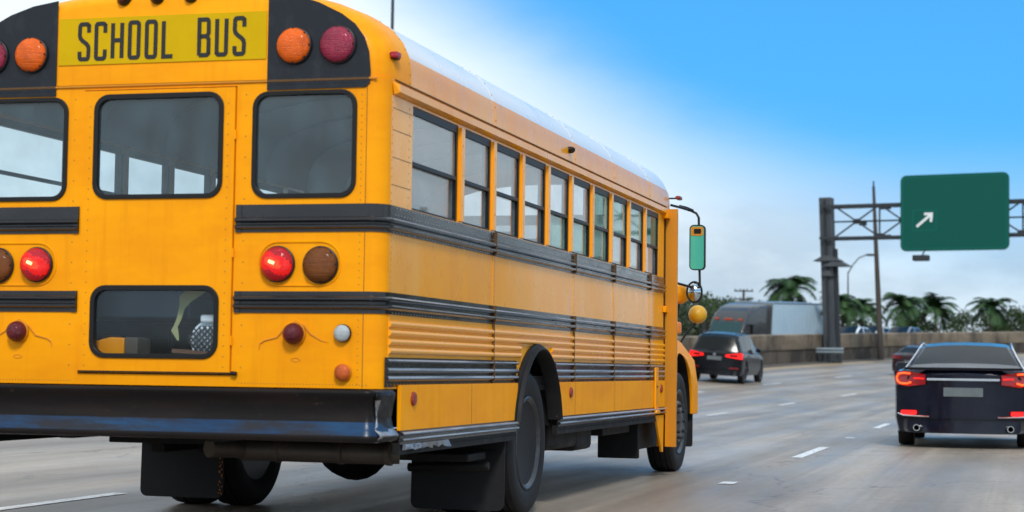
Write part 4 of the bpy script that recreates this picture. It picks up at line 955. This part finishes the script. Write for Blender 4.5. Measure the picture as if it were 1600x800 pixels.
# ================================================================== VEHICLES
M['navy'] = mat('car_paint_navy', (.004, .006, .016), .22, coat=.4, spec=.25, noise=[((2, 2, 2), (.010, .012, .022), .5, .75, .5)])
M['carblack'] = mat('car_paint_black', (.004, .005, .008), .25, coat=.15, spec=.25, noise=[((2, 2, 2), (.012, .012, .015), .5, .75, .5)])
M['maroon'] = mat('car_paint_dark_plum', (.022, .008, .014), .28, coat=.35, noise=[((2, 2, 2), (.03, .02, .025), .5, .75, .5)])
M['carwhite'] = mat('car_paint_white', (.70, .74, .77), .25, coat=.6, noise=[((2, 2, 2), (.6, .63, .66), .5, .75, .5)])
M['cargrey'] = mat('car_paint_bluegrey', (.12, .16, .22), .25, coat=.7, noise=[((2, 2, 2), (.1, .13, .18), .5, .75, .5)])
M['carglass'] = mat('car_window_glass', (.005, .007, .008), .12, spec=.22, noise=[((2, 2, 2), (.010, .014, .016), .5, .8, .4)])
M['cartrim'] = mat('black_plastic', (.016, .016, .018), .55, noise=[((5, 5, 5), (.03, .03, .03), .5, .75, .5)])
M['alloy'] = mat('alloy_wheel', (.34, .36, .38), .3, metal=.85, noise=[((8, 8, 8), (.2, .2, .2), .5, .8, .5)])
M['chrometrim'] = mat('chrome_trim', (.7, .72, .75), .12, metal=1, noise=[((8, 8, 8), (.5, .5, .5), .5, .8, .4)])
M['tail'] = mat('tail_lamp_glass', (.16, .003, .006), .15, coat=.8, emit=(1, .01, .02), estr=.10)
M['taillit'] = mat('tail_lamp_lit', (.7, .01, .01), .3, emit=(1, .012, .01), estr=.95)
M['ledlit'] = mat('tail_lamp_led', (.9, .1, .02), .3, emit=(1, .09, .012), estr=1.6)
M['plate'] = mat('number_plate', (.10, .12, .13), .5, noise=[((5, 1, 5), (.15, .17, .17), .4, .7, .7)])
def interp(tab, y):
    if y <= tab[0][0]: return tab[0][1]
    for (a, va), (b_, vb) in zip(tab, tab[1:]):
        if y <= b_: 
            t = (y-a)/(b_-a); return va+(vb-va)*t
    return tab[-1][1]
def make_car(nm, paint, L, W, shoulder, roof, gl0, gl1, wheels, wr, clear, roofw=.72, suv=False, detail=2):
    """rear bumper at y=0, nose at y=L, centred on x=0. shoulder/roof: (y,z) tables; wheels: axle y positions"""
    t = empty(nm); hw = W/2
    ys = sorted(set([0, .03, .08, .16] + [round(.1*k, 3) for k in range(2, int(L*10))] + [L-.16, L-.08, L-.03, L] + [y for y, _ in roof] + [y for y, _ in shoulder]))
    ys = [y for y in ys if 0 <= y <= L]
    def zb(y):
        z = clear
        for wy in wheels:
            d = abs(y-wy)
            if d < wr+.05: z = max(z, wr + math.sqrt((wr+.05)**2-d*d))
        return z
    body, glb = MB(), MB()
    def pin(y, x, z):                # round the plan view at both ends
        q = (abs(x)/hw)**3
        if y < 1.0: y = y + .30*q*(1-y)
        if y > L-1.2: y = y - .50*q*(1-(L-y)/1.2)
        return y
    secs = []
    for y in ys:
        zs = interp(shoulder, y); zr = max(interp(roof, y), zs+.012); b0 = zb(y); e = min(1, (y+.10)/.30, (L-y+.10)/.35); w = hw*(.955+.045*min(1, e))
        bul = max(b0+.03, clear+.20)
        tw = hw*(roofw if zr-zs > .1 else .86)
        k = min(1, max(0, (zr-zs)/.42)); tw = hw*(.90*(1-k)+roofw*k)
        pts = [(0, b0), (w*.80, b0), (w*.955, b0+.015), (w, max(bul, b0+.04)), (w*1.0, max(zs-.22, b0+.06)), (w*.985, zs-.07), (w*.95, zs), (w*.90, zs+.008), (tw+.03*k, max(zs+.010, zr-.055*k-.004)), (tw-.08, max(zs+.012, zr-.012)), (tw*.5, zr+.008), (0, zr+.015)]
        secs.append([(x, pin(y, x, z), z) for x, z in pts])
    n = len(secs[0])
    zsv = [interp(shoulder, y) for y in ys]; zrv = [max(interp(roof, y), interp(shoulder, y)+.012) for y in ys]
    for mirror in (1, -1):
        base = len(body.v); gb_ = len(glb.v)
        for s_ in secs: body.v += [(x*mirror, y, z) for x, y, z in s_]; glb.v += [(x*mirror, y, z) for x, y, z in s_]
        for i in range(len(secs)-1):
            ym = (ys[i]+ys[i+1])/2
            for j in range(n-1):
                f = (i*n+j, i*n+j+1, (i+1)*n+j+1, (i+1)*n+j); g_ = False
                sl = abs(zrv[i+1]-zrv[i])/(ys[i+1]-ys[i])
                hgt = min(zrv[i]-zsv[i], zrv[i+1]-zsv[i+1])
                if j == 7 and hgt > .12 and gl0 < ym < gl1 and not any(abs(ym-p) < .06 for p in ((gl0+gl1)/2+.1, gl0+.35 if suv else -9)): g_ = True
                if j >= 9 and sl > .30 and max(zrv[i], zrv[i+1])-max(zsv[i], zsv[i+1]) > .06 and ym > .06: g_ = True
                if g_: glb.face([gb_+q for q in f])
                else: body.face([base+q for q in f])
    fr_ = [-1, -.85, -.6, -.3, 0, .3, .6, .85, 1]
    for q_, y_ in ((0, ys[0]), (len(secs)-1, ys[-1])):
        b0 = len(body.v)
        for j in range(n):
            xj, zj = secs[q_][j][0], secs[q_][j][2]
            for f_ in fr_: body.v.append((f_*xj, pin(y_, f_*xj, zj), zj))
        for j in range(n-1):
            for k in range(8): body.face((b0+j*9+k, b0+j*9+k+1, b0+(j+1)*9+k+1, b0+(j+1)*9+k))
    body.merge = True
    bo = body.build('body', paint, t, smooth=32); go = glb.build('window_glass', M['carglass'], t, smooth=32)
    mb = MB(); mb.box(-hw+.12, hw-.12, .3, L-.3, clear+.03, clear+.30); mb.build('chassis', M['cartrim'], t)
    for wy in wheels:
        for s in (1, -1):
            mb = MB(); w = .11; mb.lathe([(wr*.66, -w*.9), (wr*.75, -w), (wr*.95, -w*.95), (wr, -w*.7), (wr, w*.7), (wr*.95, w*.95), (wr*.75, w), (wr*.66, w*.9)], (0, 0, 0), (1, 0, 0), 32); ty = mb.build('wheel', M['rubber'], t, smooth=40, loc=(s*(hw-.125), wy, wr))
            mb = MB(); mb.lathe([(wr*.67, -s*w*.8), (wr*.68, s*w*.92), (wr*.60, s*w*.86), (wr*.57, s*w*.3), (.06, s*w*.25), (.06, s*w*.6), (.001, s*w*.62)], (0, 0, 0), (1, 0, 0), 28)
            for k in range(5):
                a = 2*PI*k/5; mb.bar((s*w*.55, .04*math.cos(a), .04*math.sin(a)), (s*w*.80, wr*.62*math.cos(a), wr*.62*math.sin(a)), .05, .03, (1, 0, 0))
            mb.build('rim', M['alloy'], ty)
    for s in (1, -1):
        ym = gl1-.55; zm = interp(shoulder, ym)+.05
        mb = MB(); mb.rings([[(s*(hw*.93+dx), ym+.10*k, zm+z_) for dx, z_ in ((0, 0), (.20, 0), (.22, .05), (.20, .13), (.04, .14))] for k in (0, 1.2)]); mb.build('door_mirror', paint, t, bevel=.02)
        mb = MB(); mb.box(s*(hw+.001), s*(hw+.014), (gl0+gl1)/2-.55, (gl0+gl1)/2-.38, zm-.16, zm-.13); mb.build('door_handle', paint, t, bevel=.004)
    return t
def polyplate(t, name, pts, y0, th, m, curve=None, **k):
    """rear-facing plate; curve(x) adds the plan rounding of the tail"""
    mb = MB(); c = curve or (lambda x: 0)
    mb.prism(pts, [], lambda u, v, w: (u, y0+c(u)+w, v), 0, th); return mb.build(name, m, t, smooth=30, **k)
def subdiv(pts, d=.06):
    o = []
    for i in range(len(pts)):
        a = Vector(pts[i]); b_ = Vector(pts[(i+1) % len(pts)]); n = max(1, int((b_-a).length/d))
        for k in range(n): o.append(tuple(a.lerp(b_, k/n)))
    return o
# --- SUV in the far lane
def ground_pose(ob, o, y, extra=0):
    ob.location = P(o, y, .003); ob.rotation_euler = (math.atan((rise(y+3)-rise(y-1))/4), -math.atan(.06*smst((y-30)/30)) * (-1 if o < -2 else 0), -heading(y)+extra)
W = 1.94; hw = W/2
suv = make_car('suv', M['carblack'], 4.7, W, [(0, 1.02), (.1, 1.10), (1, 1.10), (3.3, 1.04), (4.3, .92), (4.7, .70)], [(0, 1.03), (.10, 1.12), (.34, 1.60), (.55, 1.70), (1.6, 1.76), (2.4, 1.74), (3.0, 1.50), (3.5, 1.06), (4.7, .72)], .42, 3.25, (.92, 3.82), .37, .27, roofw=.72, suv=True)
tag(suv, 'black SUV with lit tail lamps beside the bus front', 'SUV')
cv = lambda x: .30*(abs(x)/hw)**3*.93
for s in (1, -1):
    pts = [(s*.40, .93), (s*.95, .86), (s*.965, 1.0), (s*.93, 1.08), (s*.70, 1.05), (s*.40, 1.00)]
    polyplate(suv, 'tail_lamp', subdiv(pts), -.03, .10, M['taillit'], cv)
    polyplate(suv, 'bumper_reflector', subdiv([(s*.55, .52), (s*.85, .52), (s*.85, .56), (s*.55, .56)]), -.02, .03, M['tail'], cv)
polyplate(suv, 'number_plate', rrect(-.26, .26, .80, .93, .01, 2), -.012, .02, M['plate'])
polyplate(suv, 'lower_bumper', subdiv(rrect(-.80, .80, .29, .48, .05, 3), .08), -.035, .08, M['cartrim'], cv)
polyplate(suv, 'tailgate_emblem', [(.05*math.cos(2*PI*k/16), .995+.05*math.sin(2*PI*k/16)) for k in range(16)], -.015, .02, M['alloy'])
polyplate(suv, 'rear_wiper', rrect(-.30, .02, 1.16, 1.175, .005, 1), .09, .015, M['cartrim'])
for s in (1, -1): mb = MB(); mb.tube([(s*.60, .65, 1.735), (s*.62, .8, 1.775), (s*.62, 2.2, 1.80), (s*.60, 2.45, 1.74)], .018, 6); mb.build('roof_rail', M['cartrim'], suv)
ground_pose(suv, -6.62-shift(59.2), 59.2, .03); suv.scale = (1.05, 1.05, 1.07)
# --- sedan close on the right
W = 1.86; hw = W/2
sed = make_car('sedan', M['navy'], 4.75, W, [(0, .98), (.06, 1.03), (.6, 1.06), (1.2, 1.03), (3.4, .98), (4.2, .86), (4.75, .62)], [(0, 1.0), (.05, 1.06), (.55, 1.085), (.75, 1.14), (1.35, 1.40), (1.9, 1.455), (2.5, 1.45), (3.0, 1.26), (3.55, 1.0), (4.75, .64)], .95, 3.35, (1.0, 3.82), .335, .20, roofw=.66)
tag(sed, 'dark navy sedan with glowing C-shaped tail lamps, nearest car on the right', 'sedan')
cv = lambda x: .30*(abs(x)/hw)**3*.95
for s in (1, -1):
    pts = [(s*.50, .86), (s*.74, .83), (s*.915, .86), (s*.93, .95), (s*.89, 1.035), (s*.70, 1.03), (s*.50, .99)]
    polyplate(sed, 'tail_lamp', subdiv(pts), -.025, .10, M['tail'], cv)
    mb = MB(); c_pts = [(.70, .885), (.76, .865), (.84, .87), (.885, .90), (.895, .95), (.87, 1.0), (.80, 1.012), (.71, 1.005)]
    mb.tube([(s*x, cv(x)-.034, z) for x, z in c_pts], .013, 8); mb.build('tail_lamp_strip', M['ledlit'], sed, smooth=60)
    mb = MB(); mb.tube([(s*x, cv(x)-.034, z) for x, z in [(.52, .935), (.58, .94), (.66, .94)]], .010, 8); mb.build('tail_lamp_bar', M['taillit'], sed, smooth=60)
    polyplate(sed, 'bumper_reflector', subdiv(rrect(min(s*.62, s*.84), max(s*.62, s*.84), .445, .505, .02, 3)), -.030, .04, M['tail'] if False else M['taillit'], cv)
    mb = MB(); mb.tube([(s*x, cv(x)-.032, z) for x, z in [(.45, .425), (.60, .425), (.80, .43), (.88, .46)]], .010, 6); mb.build('bumper_trim', M['chrometrim'], sed)
    mb = MB(); mb.lathe([(.045, 0), (.045, -.06), (.036, -.06), (.036, .0)], (s*.62, .08, .27), (0, 1, 0), 18); mb.build('tailpipe', M['chrometrim'], sed)
    mb = MB(); mb.tube([(s*.80, .62, 1.075), (s*.70, 1.0, 1.25), (s*.63, 1.38, 1.40), (s*.62, 1.9, 1.452), (s*.62, 2.5, 1.44), (s*.70, 3.1, 1.2)], .012, 6); mb.build('window_trim', M['chrometrim'], sed)
polyplate(sed, 'lower_bumper', subdiv(rrect(-.80, .80, .21, .40, .05, 3), .08), -.022, .08, M['cartrim'], cv)
polyplate(sed, 'number_plate', rrect(-.26, .26, .70, .82, .01, 2), -.012, .02, M['plate'])
polyplate(sed, 'trunk_garnish', rrect(-.48, .48, .915, .945, .01, 2), -.014, .02, M['chrometrim'])
mb = MB(); mb.rings([[(x, y, z) for y, z in ((-.02, 1.055), (.10, 1.062), (.10, 1.08), (-.04, 1.09))] for x in (-.78, 0, .78)]); mb.build('trunk_lip', M['navy'], sed)
sed.location = (3.74, 16.45, .003); sed.rotation_euler = (0, 0, 0)
# --- third car far ahead
W = 1.84; hw = W/2
plum = make_car('sedan', M['maroon'], 4.6, W, [(0, .95), (.06, 1.0), (.6, 1.03), (1.2, 1.0), (3.4, .95), (4.1, .84), (4.6, .62)], [(0, .97), (.05, 1.02), (.55, 1.05), (.7, 1.10), (1.25, 1.36), (1.8, 1.42), (2.4, 1.41), (2.9, 1.22), (3.4, .97), (4.6, .64)], .9, 3.25, (.95, 3.7), .33, .20, roofw=.66)
tag(plum, 'far dark plum sedan with dim tail lamps ahead of the nearest car on the right', 'sedan')
cv = lambda x: .30*(abs(x)/hw)**3*.95
for s in (1, -1): polyplate(plum, 'tail_lamp', subdiv([(s*.45, .84), (s*.90, .83), (s*.90, .98), (s*.45, .94)]), -.02, .09, M['tail'], cv)
polyplate(plum, 'number_plate', rrect(-.26, .26, .64, .76, .01, 2), -.012, .02, M['plate']); polyplate(plum, 'lower_bumper', subdiv(rrect(-.75, .75, .21, .36, .05, 3), .08), -.022, .08, M['cartrim'], cv)
ground_pose(plum, -4.25, 79)
# --- cars on the opposite carriageway, only their roofs show over the wall
def opp_car(lab, paint, px, py, Z, H=1.5):
    c = make_car('van', paint, 4.4, 1.8, [(0, .95), (.1, 1.0), (3.2, .95), (3.9, .85), (4.4, .6)], [(0, .97), (.08, 1.05), (.5, 1.38), (.9, H), (2.2, H), (2.8, 1.25), (3.3, .96), (4.4, .62)], .4, 3.1, (.85, 3.55), .33, .2)
    a = at(px, py, Z); y = a.y; o = a.x-shift(y); ground_pose(c, o, y, PI); tag(c, lab, 'van')
    c.scale = (1.1, 1.1, (at(px, py-7, Z).z-P(o, y)[2])/(H+.02)); return c
for lab, pt, px, Z in (('white van roof showing over the wall, left of the brown pole', M['carwhite'], 1352, 112), ('white van roof showing over the wall just right of the brown pole', M['carwhite'], 1385, 127), ('blue-grey van roof showing over the wall above the plum sedan', M['cargrey'], 1432, 120)):
    opp_car(lab, pt, px, 520, Z)
# --- truck and trailer
M['truck'] = mat('truck_paint_dark', (.018, .022, .028), .3, coat=.5, noise=[((1, 1, 1), (.03, .035, .04), .4, .7, .6)])
M['trailer'] = mat('trailer_pale_blue', (.44, .58, .68), .4, coat=.2, noise=[((.3, .3, .3), (.36, .49, .60), .4, .65, .7), ((.4, .4, 3), (.42, .52, .58), .5, .75, .5)])
a = at(1147, 520, 116); ty_, to_ = a.y, a.x-shift(a.y)
tr = empty('semi_truck', (0, 0, 0)); tag(tr, 'dark oncoming semi truck with high roof fairing behind the wall', 'truck')
def boxround(x0, x1, y0, y1, z0, z1, r, name, m, par, **k):
    mb = MB(); mb.rings([[(x, y, z) for x, z in rrect(x0, x1, z0, z1, r, 4)] for y in (y0, y1)]); return mb.build(name, m, par, **k)
mb = MB()
for y, zt, w, r in ((0, 1.9, .95, .25), (-.1, 2.0, 1.0, .25)): pass
mb.rings([[(x, y, z) for x, z in rrect(-w, w, .7, zt, r, 4)] for y, zt, w, r in ((-3.3, 1.55, .92, .2), (-3.1, 1.75, 1.0, .22), (-1.7, 2.02, 1.05, .22), (-1.6, 2.1, 1.2, .2))]); mb.build('hood', M['truck'], tr)
mb = MB(); mb.rings([[(x, y, z) for x, z in rrect(-w, w, .8, zt, r, 5)] for y, zt, w, r in ((-1.62, 2.1, 1.2, .15), (-1.1, 2.95, 1.2, .2), (-.7, 3.45, 1.2, .3), (.1, 3.85, 1.22, .35), (1.1, 4.0, 1.23, .3), (1.9, 4.0, 1.23, .2))]); cab = mb.build('cab', M['truck'], tr)
mb = MB(); mb.add([(-1.05, -1.615, 2.12), (1.05, -1.615, 2.12), (1.0, -1.17, 2.85), (-1.0, -1.17, 2.85), (-1.05, -1.58, 2.10), (1.05, -1.58, 2.10), (1.0, -1.12, 2.83), (-1.0, -1.12, 2.83)], [(0,1,2,3), (7,6,5,4), (0,4,5,1), (1,5,6,2), (2,6,7,3), (3,7,4,0)]); mb.build('windshield', mat('truck_windshield', (.015, .05, .055), .25, spec=.3), cab)
for s in (1, -1):
    mb = MB(); mb.box(s*1.2, s*1.235, -1.0, -.1, 2.0, 2.75); mb.build('side_window', M['carglass'], cab)
    mb = MB(); mb.box(s*1.35, s*1.6, -1.5, -1.35, 1.9, 2.7); mb.bar((s*1.2, -1.3, 2.5), (s*1.45, -1.42, 2.5), .04, .04); mb.build('mirror', M['cartrim'], cab)
for x in (-.8, -.15, .15, .8): mb = MB(); mb.box(x-.13, x+.13, -1.14+.0, -1.0, 2.98, 3.07); mb.build('marker_lamp', mat('truck_marker_lit', (.5, .07, .02), .4, emit=(1, .12, .03), estr=.04) if 'tml' not in M else M['tml'], cab)
for wy in (-2.6, 1.4, 2.7):
    for s in (1, -1): mb = MB(); mb.lathe([(.25, -.15), (.5, -.14), (.52, 0), (.5, .14), (.25, .15), (.001, .05)], (s*1.05, wy, .52), (1, 0, 0), 20); mb.build('wheel', M['rubber'], tr)
mb = MB(); mb.box(-.4, .4, -2.8, 3.2, .55, .85); mb.build('chassis', M['under'], tr)
ground_pose(tr, to_, ty_, 0); tr.rotation_euler.z = -heading(ty_)
tl = empty('semi_trailer'); tag(tl, 'pale blue box trailer behind the dark semi truck over the wall', 'trailer')
boxround(-1.3, 1.3, 0, 9.2, 1.1, 4.1, .04, 'box', M['trailer'], tl)
mb = MB(); mb.box(-1.31, 1.31, -.02, .06, 1.08, 4.12); mb.box(-1.315, 1.315, 0, 9.22, 4.06, 4.13); mb.box(-1.315, 1.315, 0, 9.22, 1.05, 1.16); mb.build('box_frame', M['alloy'], tl)
mb = MB(); [mb.box(sx*1.3, sx*1.318, .3+.61*k, .36+.61*k, 1.16, 4.06) for k in range(15) for sx in (-1, 1)]; mb.build('side_ribs', M['trailer'], tl)
for wy in (7.2, 8.4):
    for s in (1, -1): mb = MB(); mb.lathe([(.25, -.15), (.5, -.14), (.52, 0), (.5, .14), (.25, .15), (.001, .05)], (s*1.05, wy, .52), (1, 0, 0), 20); mb.build('wheel', M['rubber'], tl)
mb = MB(); mb.box(-.5, .5, 1.0, 9, .8, 1.08); mb.build('chassis', M['under'], tl)
yy = ty_+2.4; ground_pose(tl, to_, yy); tl.rotation_euler.z = -heading(yy)

# ================================================================== TREES
def leafmat(name, c, c2): return mat(name, c, .6, spec=.3, noise=[((.7, .7, .7), c2, .4, .62, .9)])
M['leaf'] = leafmat('broadleaf', (.022, .046, .012), (.05, .08, .022)); M['leaf2'] = leafmat('greyer_leaf', (.032, .050, .026), (.06, .08, .04))
M['frond'] = leafmat('palm_frond', (.014, .048, .014), (.04, .09, .024)); M['bark'] = mat('bark', (.10, .08, .06), .9, noise=[((5, 5, 1), (.05, .04, .03), .4, .7, .8)])
def bush_tree(seed, H, Wd, nleaf, lm, leaf=.30, low=.15):
    rnd = random.Random(seed); t = empty('broadleaf_tree')
    tr_ = MB(); tr_.tube([(0, 0, 0), (.05, 0, H*.25), (.0, .05, H*.5), (.1, 0, H*.8)], [.22, .18, .12, .05], 8)
    cl = []
    for k in range(16):
        a = rnd.uniform(0, 2*PI); rr_ = Wd*.5*math.sqrt(rnd.random()); z = H*(low+(1-low)*rnd.random()*(1-.35*(rr_/(Wd*.5))**2))
        r_ = rnd.uniform(.12, .24)*Wd; cl.append((Vector((rr_*math.cos(a), rr_*math.sin(a), min(z, H-r_*.4))), r_))
        tr_.tube([(0, 0, H*.22), tuple(cl[-1][0]*.6+Vector((0, 0, H*.08))), tuple(cl[-1][0])], [.09, .05, .02], 5)
    tr_.build('trunk', M['bark'], t)
    lf = MB()
    for k in range(nleaf):
        c, r_ = cl[rnd.randrange(len(cl))]; d = Vector((rnd.gauss(0, 1), rnd.gauss(0, 1), rnd.gauss(0, 1))).normalized()
        p = c + d*r_*(rnd.random()**.4)*rnd.uniform(.75, 1.2); p.z = max(p.z, .1)
        a = Vector((rnd.gauss(0, 1), rnd.gauss(0, 1), rnd.gauss(0, .6))).normalized(); b2 = a.orthogonal().normalized(); b2 = Matrix.Rotation(rnd.uniform(0, 6.28), 3, a) @ b2; c2 = a.cross(b2); s_ = leaf*rnd.uniform(.5, 1.2)
        lf.add([p-b2*s_*.5, p+c2*s_*.28, p+b2*s_*.5, p-c2*s_*.28], [(0, 1, 2, 3)])
    lf.build('crown', lm, t, smooth=None, recalc=False); return t
def palm(seed, H, nf, Lf, r=.2):
    rnd = random.Random(seed); t = empty('palm_tree')
    mb = MB(); mb.tube([(0, 0, 0), (.05, 0, H*.4), (0, .05, H*.8), (0, 0, H)], [r*1.3, r, r*.85, r*.8], 10); mb.build('trunk', M['bark'], t, smooth=60)
    lf = MB()
    for k in range(nf):
        a = 2*PI*k/nf + rnd.uniform(-.2, .2); el = rnd.uniform(-.3, 1.35); L_ = Lf*rnd.uniform(.8, 1.1); n = 18; pts = []
        p = Vector((0, 0, H)); ang = el
        for i in range(n+1):
            pts.append(p.copy()); p = p + Vector((math.cos(a)*math.cos(ang), math.sin(a)*math.cos(ang), math.sin(ang)))*L_/n; ang -= (1.35+.5*rnd.random())/n*(1.15 if el > .4 else .9)
        lf.tube([pts[i] for i in range(0, n+1, 3)], [.035, .03, .025, .02, .015, .01, .006], 4)
        for i in range(1, n+1):
            d = (pts[i]-pts[i-1]).normalized(); sd_ = d.cross(Vector((0, 0, 1)));  sd_ = sd_.normalized() if sd_.length > .01 else Vector((1, 0, 0))
            wl_ = L_*.30*math.sin(PI*min(1, (i+1.5)/(n+2)))**.6
            for s in (1, -1):
                for h in (0, .5):
                    q0 = pts[i-1].lerp(pts[i], h); tip = q0 + sd_*s*wl_*rnd.uniform(.8, 1.05) + d*wl_*.45 - Vector((0, 0, wl_*rnd.uniform(.15, .45)))
                    lf.add([q0-d*.05, q0+d*.09, tip], [(0, 1, 2)])
    lf.build('crown', M['frond'], t, smooth=None, recalc=False); return t
used = set()
def place(proto, key, px, Z, top=None, H=None, sc=None, lab='', grp=None, cat='tree', zb=None):
    a = at(px, 560, Z); zg = P(a.x-shift(a.y), a.y)[2] if zb is None else zb
    o = proto if key not in used else copy_tree(proto); used.add(key)
    if top is not None: sc = (at(px, top, Z).z-zg)/H
    o.location = (a.x, a.y, zg); k_ = random.uniform(.86, 1.08); o.scale = (sc*k_, sc*k_, sc); o.rotation_euler = (random.uniform(-.05, .05), random.uniform(-.05, .05), random.uniform(0, 6.28)); tag(o, lab, cat)
    if grp: o['group'] = grp
    return o
tA = bush_tree(1, 6, 7, 5200, M['leaf'], .34); tB = bush_tree(2, 6, 8, 5200, M['leaf2'], .36, .08); tC = bush_tree(5, 5, 9, 5200, M['leaf'], .34, .05)
pA = palm(3, 7, 34, 4.0); pB = palm(9, 6.5, 30, 3.7)
G = 'trees beyond the opposite carriageway'
for key, pr, H, px, Z, top, lab in (
    ('A', tA, 6.3, 1100, 135, 455, 'dark rounded tree just right of the bus mirror'),
    ('A', tA, 6.3, 1070, 128, 446, 'tall dark tree whose crown rises behind the round bus mirror'),
    ('B', tB, 6.4, 1052, 120, 450, 'greyish green tree directly behind the bus mirror arm'),
    ('C', tC, 5.4, 1118, 145, 466, 'low grey green tree behind the truck cab front'),
    ('B', tB, 6.4, 1010, 135, 455, 'greyish tree hidden mostly behind the bus nose'),
    ('C', tC, 5.4, 1150, 165, 468, 'low dark tree under the distant power pole'),
    ('A', tA, 6.3, 1185, 175, 470, 'small dark tree showing above the truck cab roof'),
    ('C', tC, 5.4, 1275, 165, 473, 'low dark tree above the trailer end beside the gantry post'),
    ('B', tB, 6.4, 1322, 140, 478, 'dark leafy tree just right of the gantry post'),
    ('A', tA, 6.3, 1432, 140, 480, 'tall dark tree above the plum sedan'),
    ('C', tC, 5.4, 1520, 150, 485, 'low spreading tree above the middle of the nearest car'),
    ('A', tA, 6.3, 1570, 150, 474, 'tall dark tree near the right edge of the view'),
    ('B', tB, 6.4, 1612, 150, 480, 'greyish tree cut off by the right edge of the view')):
    place(pr, key, px, Z, top, H, lab=lab, grp=G)
GP = 'palms beyond the opposite carriageway'
for key, pr, H, px, Z, top, lab in (
    ('pA', pA, 8.2, 1231, 150, 434, 'broad dark palm rising above the pale blue trailer'),
    ('pB', pB, 7.6, 1318, 122, 462, 'palm just right of the gantry post, its fronds drooping'),
    ('pB', pB, 7.6, 1347, 132, 468, 'palm between the street lamp and the brown pole'),
    ('pA', pA, 8.2, 1408, 128, 462, 'palm crown right of the brown pole under the green sign'),
    ('pB', pB, 7.6, 1462, 138, 466, 'palm crown standing above the roof of the nearest car'),
    ('pA', pA, 8.2, 1545, 145, 468, 'palm crown towards the right edge of the view')):
    place(pr, key, px, Z, top, H, lab=lab, grp=GP, cat='palm tree')
# line of trees along the right-hand side of the road, out of view but mirrored in the bus flank
ms = MB(); rnd = random.Random(11)
for k in range(9000):
    y = rnd.uniform(10, 150); o = rnd.uniform(19, 26); z = 7*rnd.random()**.8*(.7+.3*math.sin(y*.35)); p = Vector(P(o, y, z)); s_ = rnd.uniform(.5, 1.1)
    a = Vector((rnd.gauss(0, 1), rnd.gauss(0, 1), rnd.gauss(0, .6))).normalized(); b2 = a.orthogonal().normalized(); c2 = a.cross(b2)
    ms.add([p-b2*s_*.5, p+c2*s_*.4, p+b2*s_*.5, p-c2*s_*.4], [(0, 1, 2, 3)])
hed = ms.build('hedge', M['leaf'], smooth=None, recalc=False); tag(hed, 'unseen long dark wooded belt beside the outer shoulder on the right', 'hedge', kind='stuff')  # hedge out of view, there to be mirrored in the bus flank
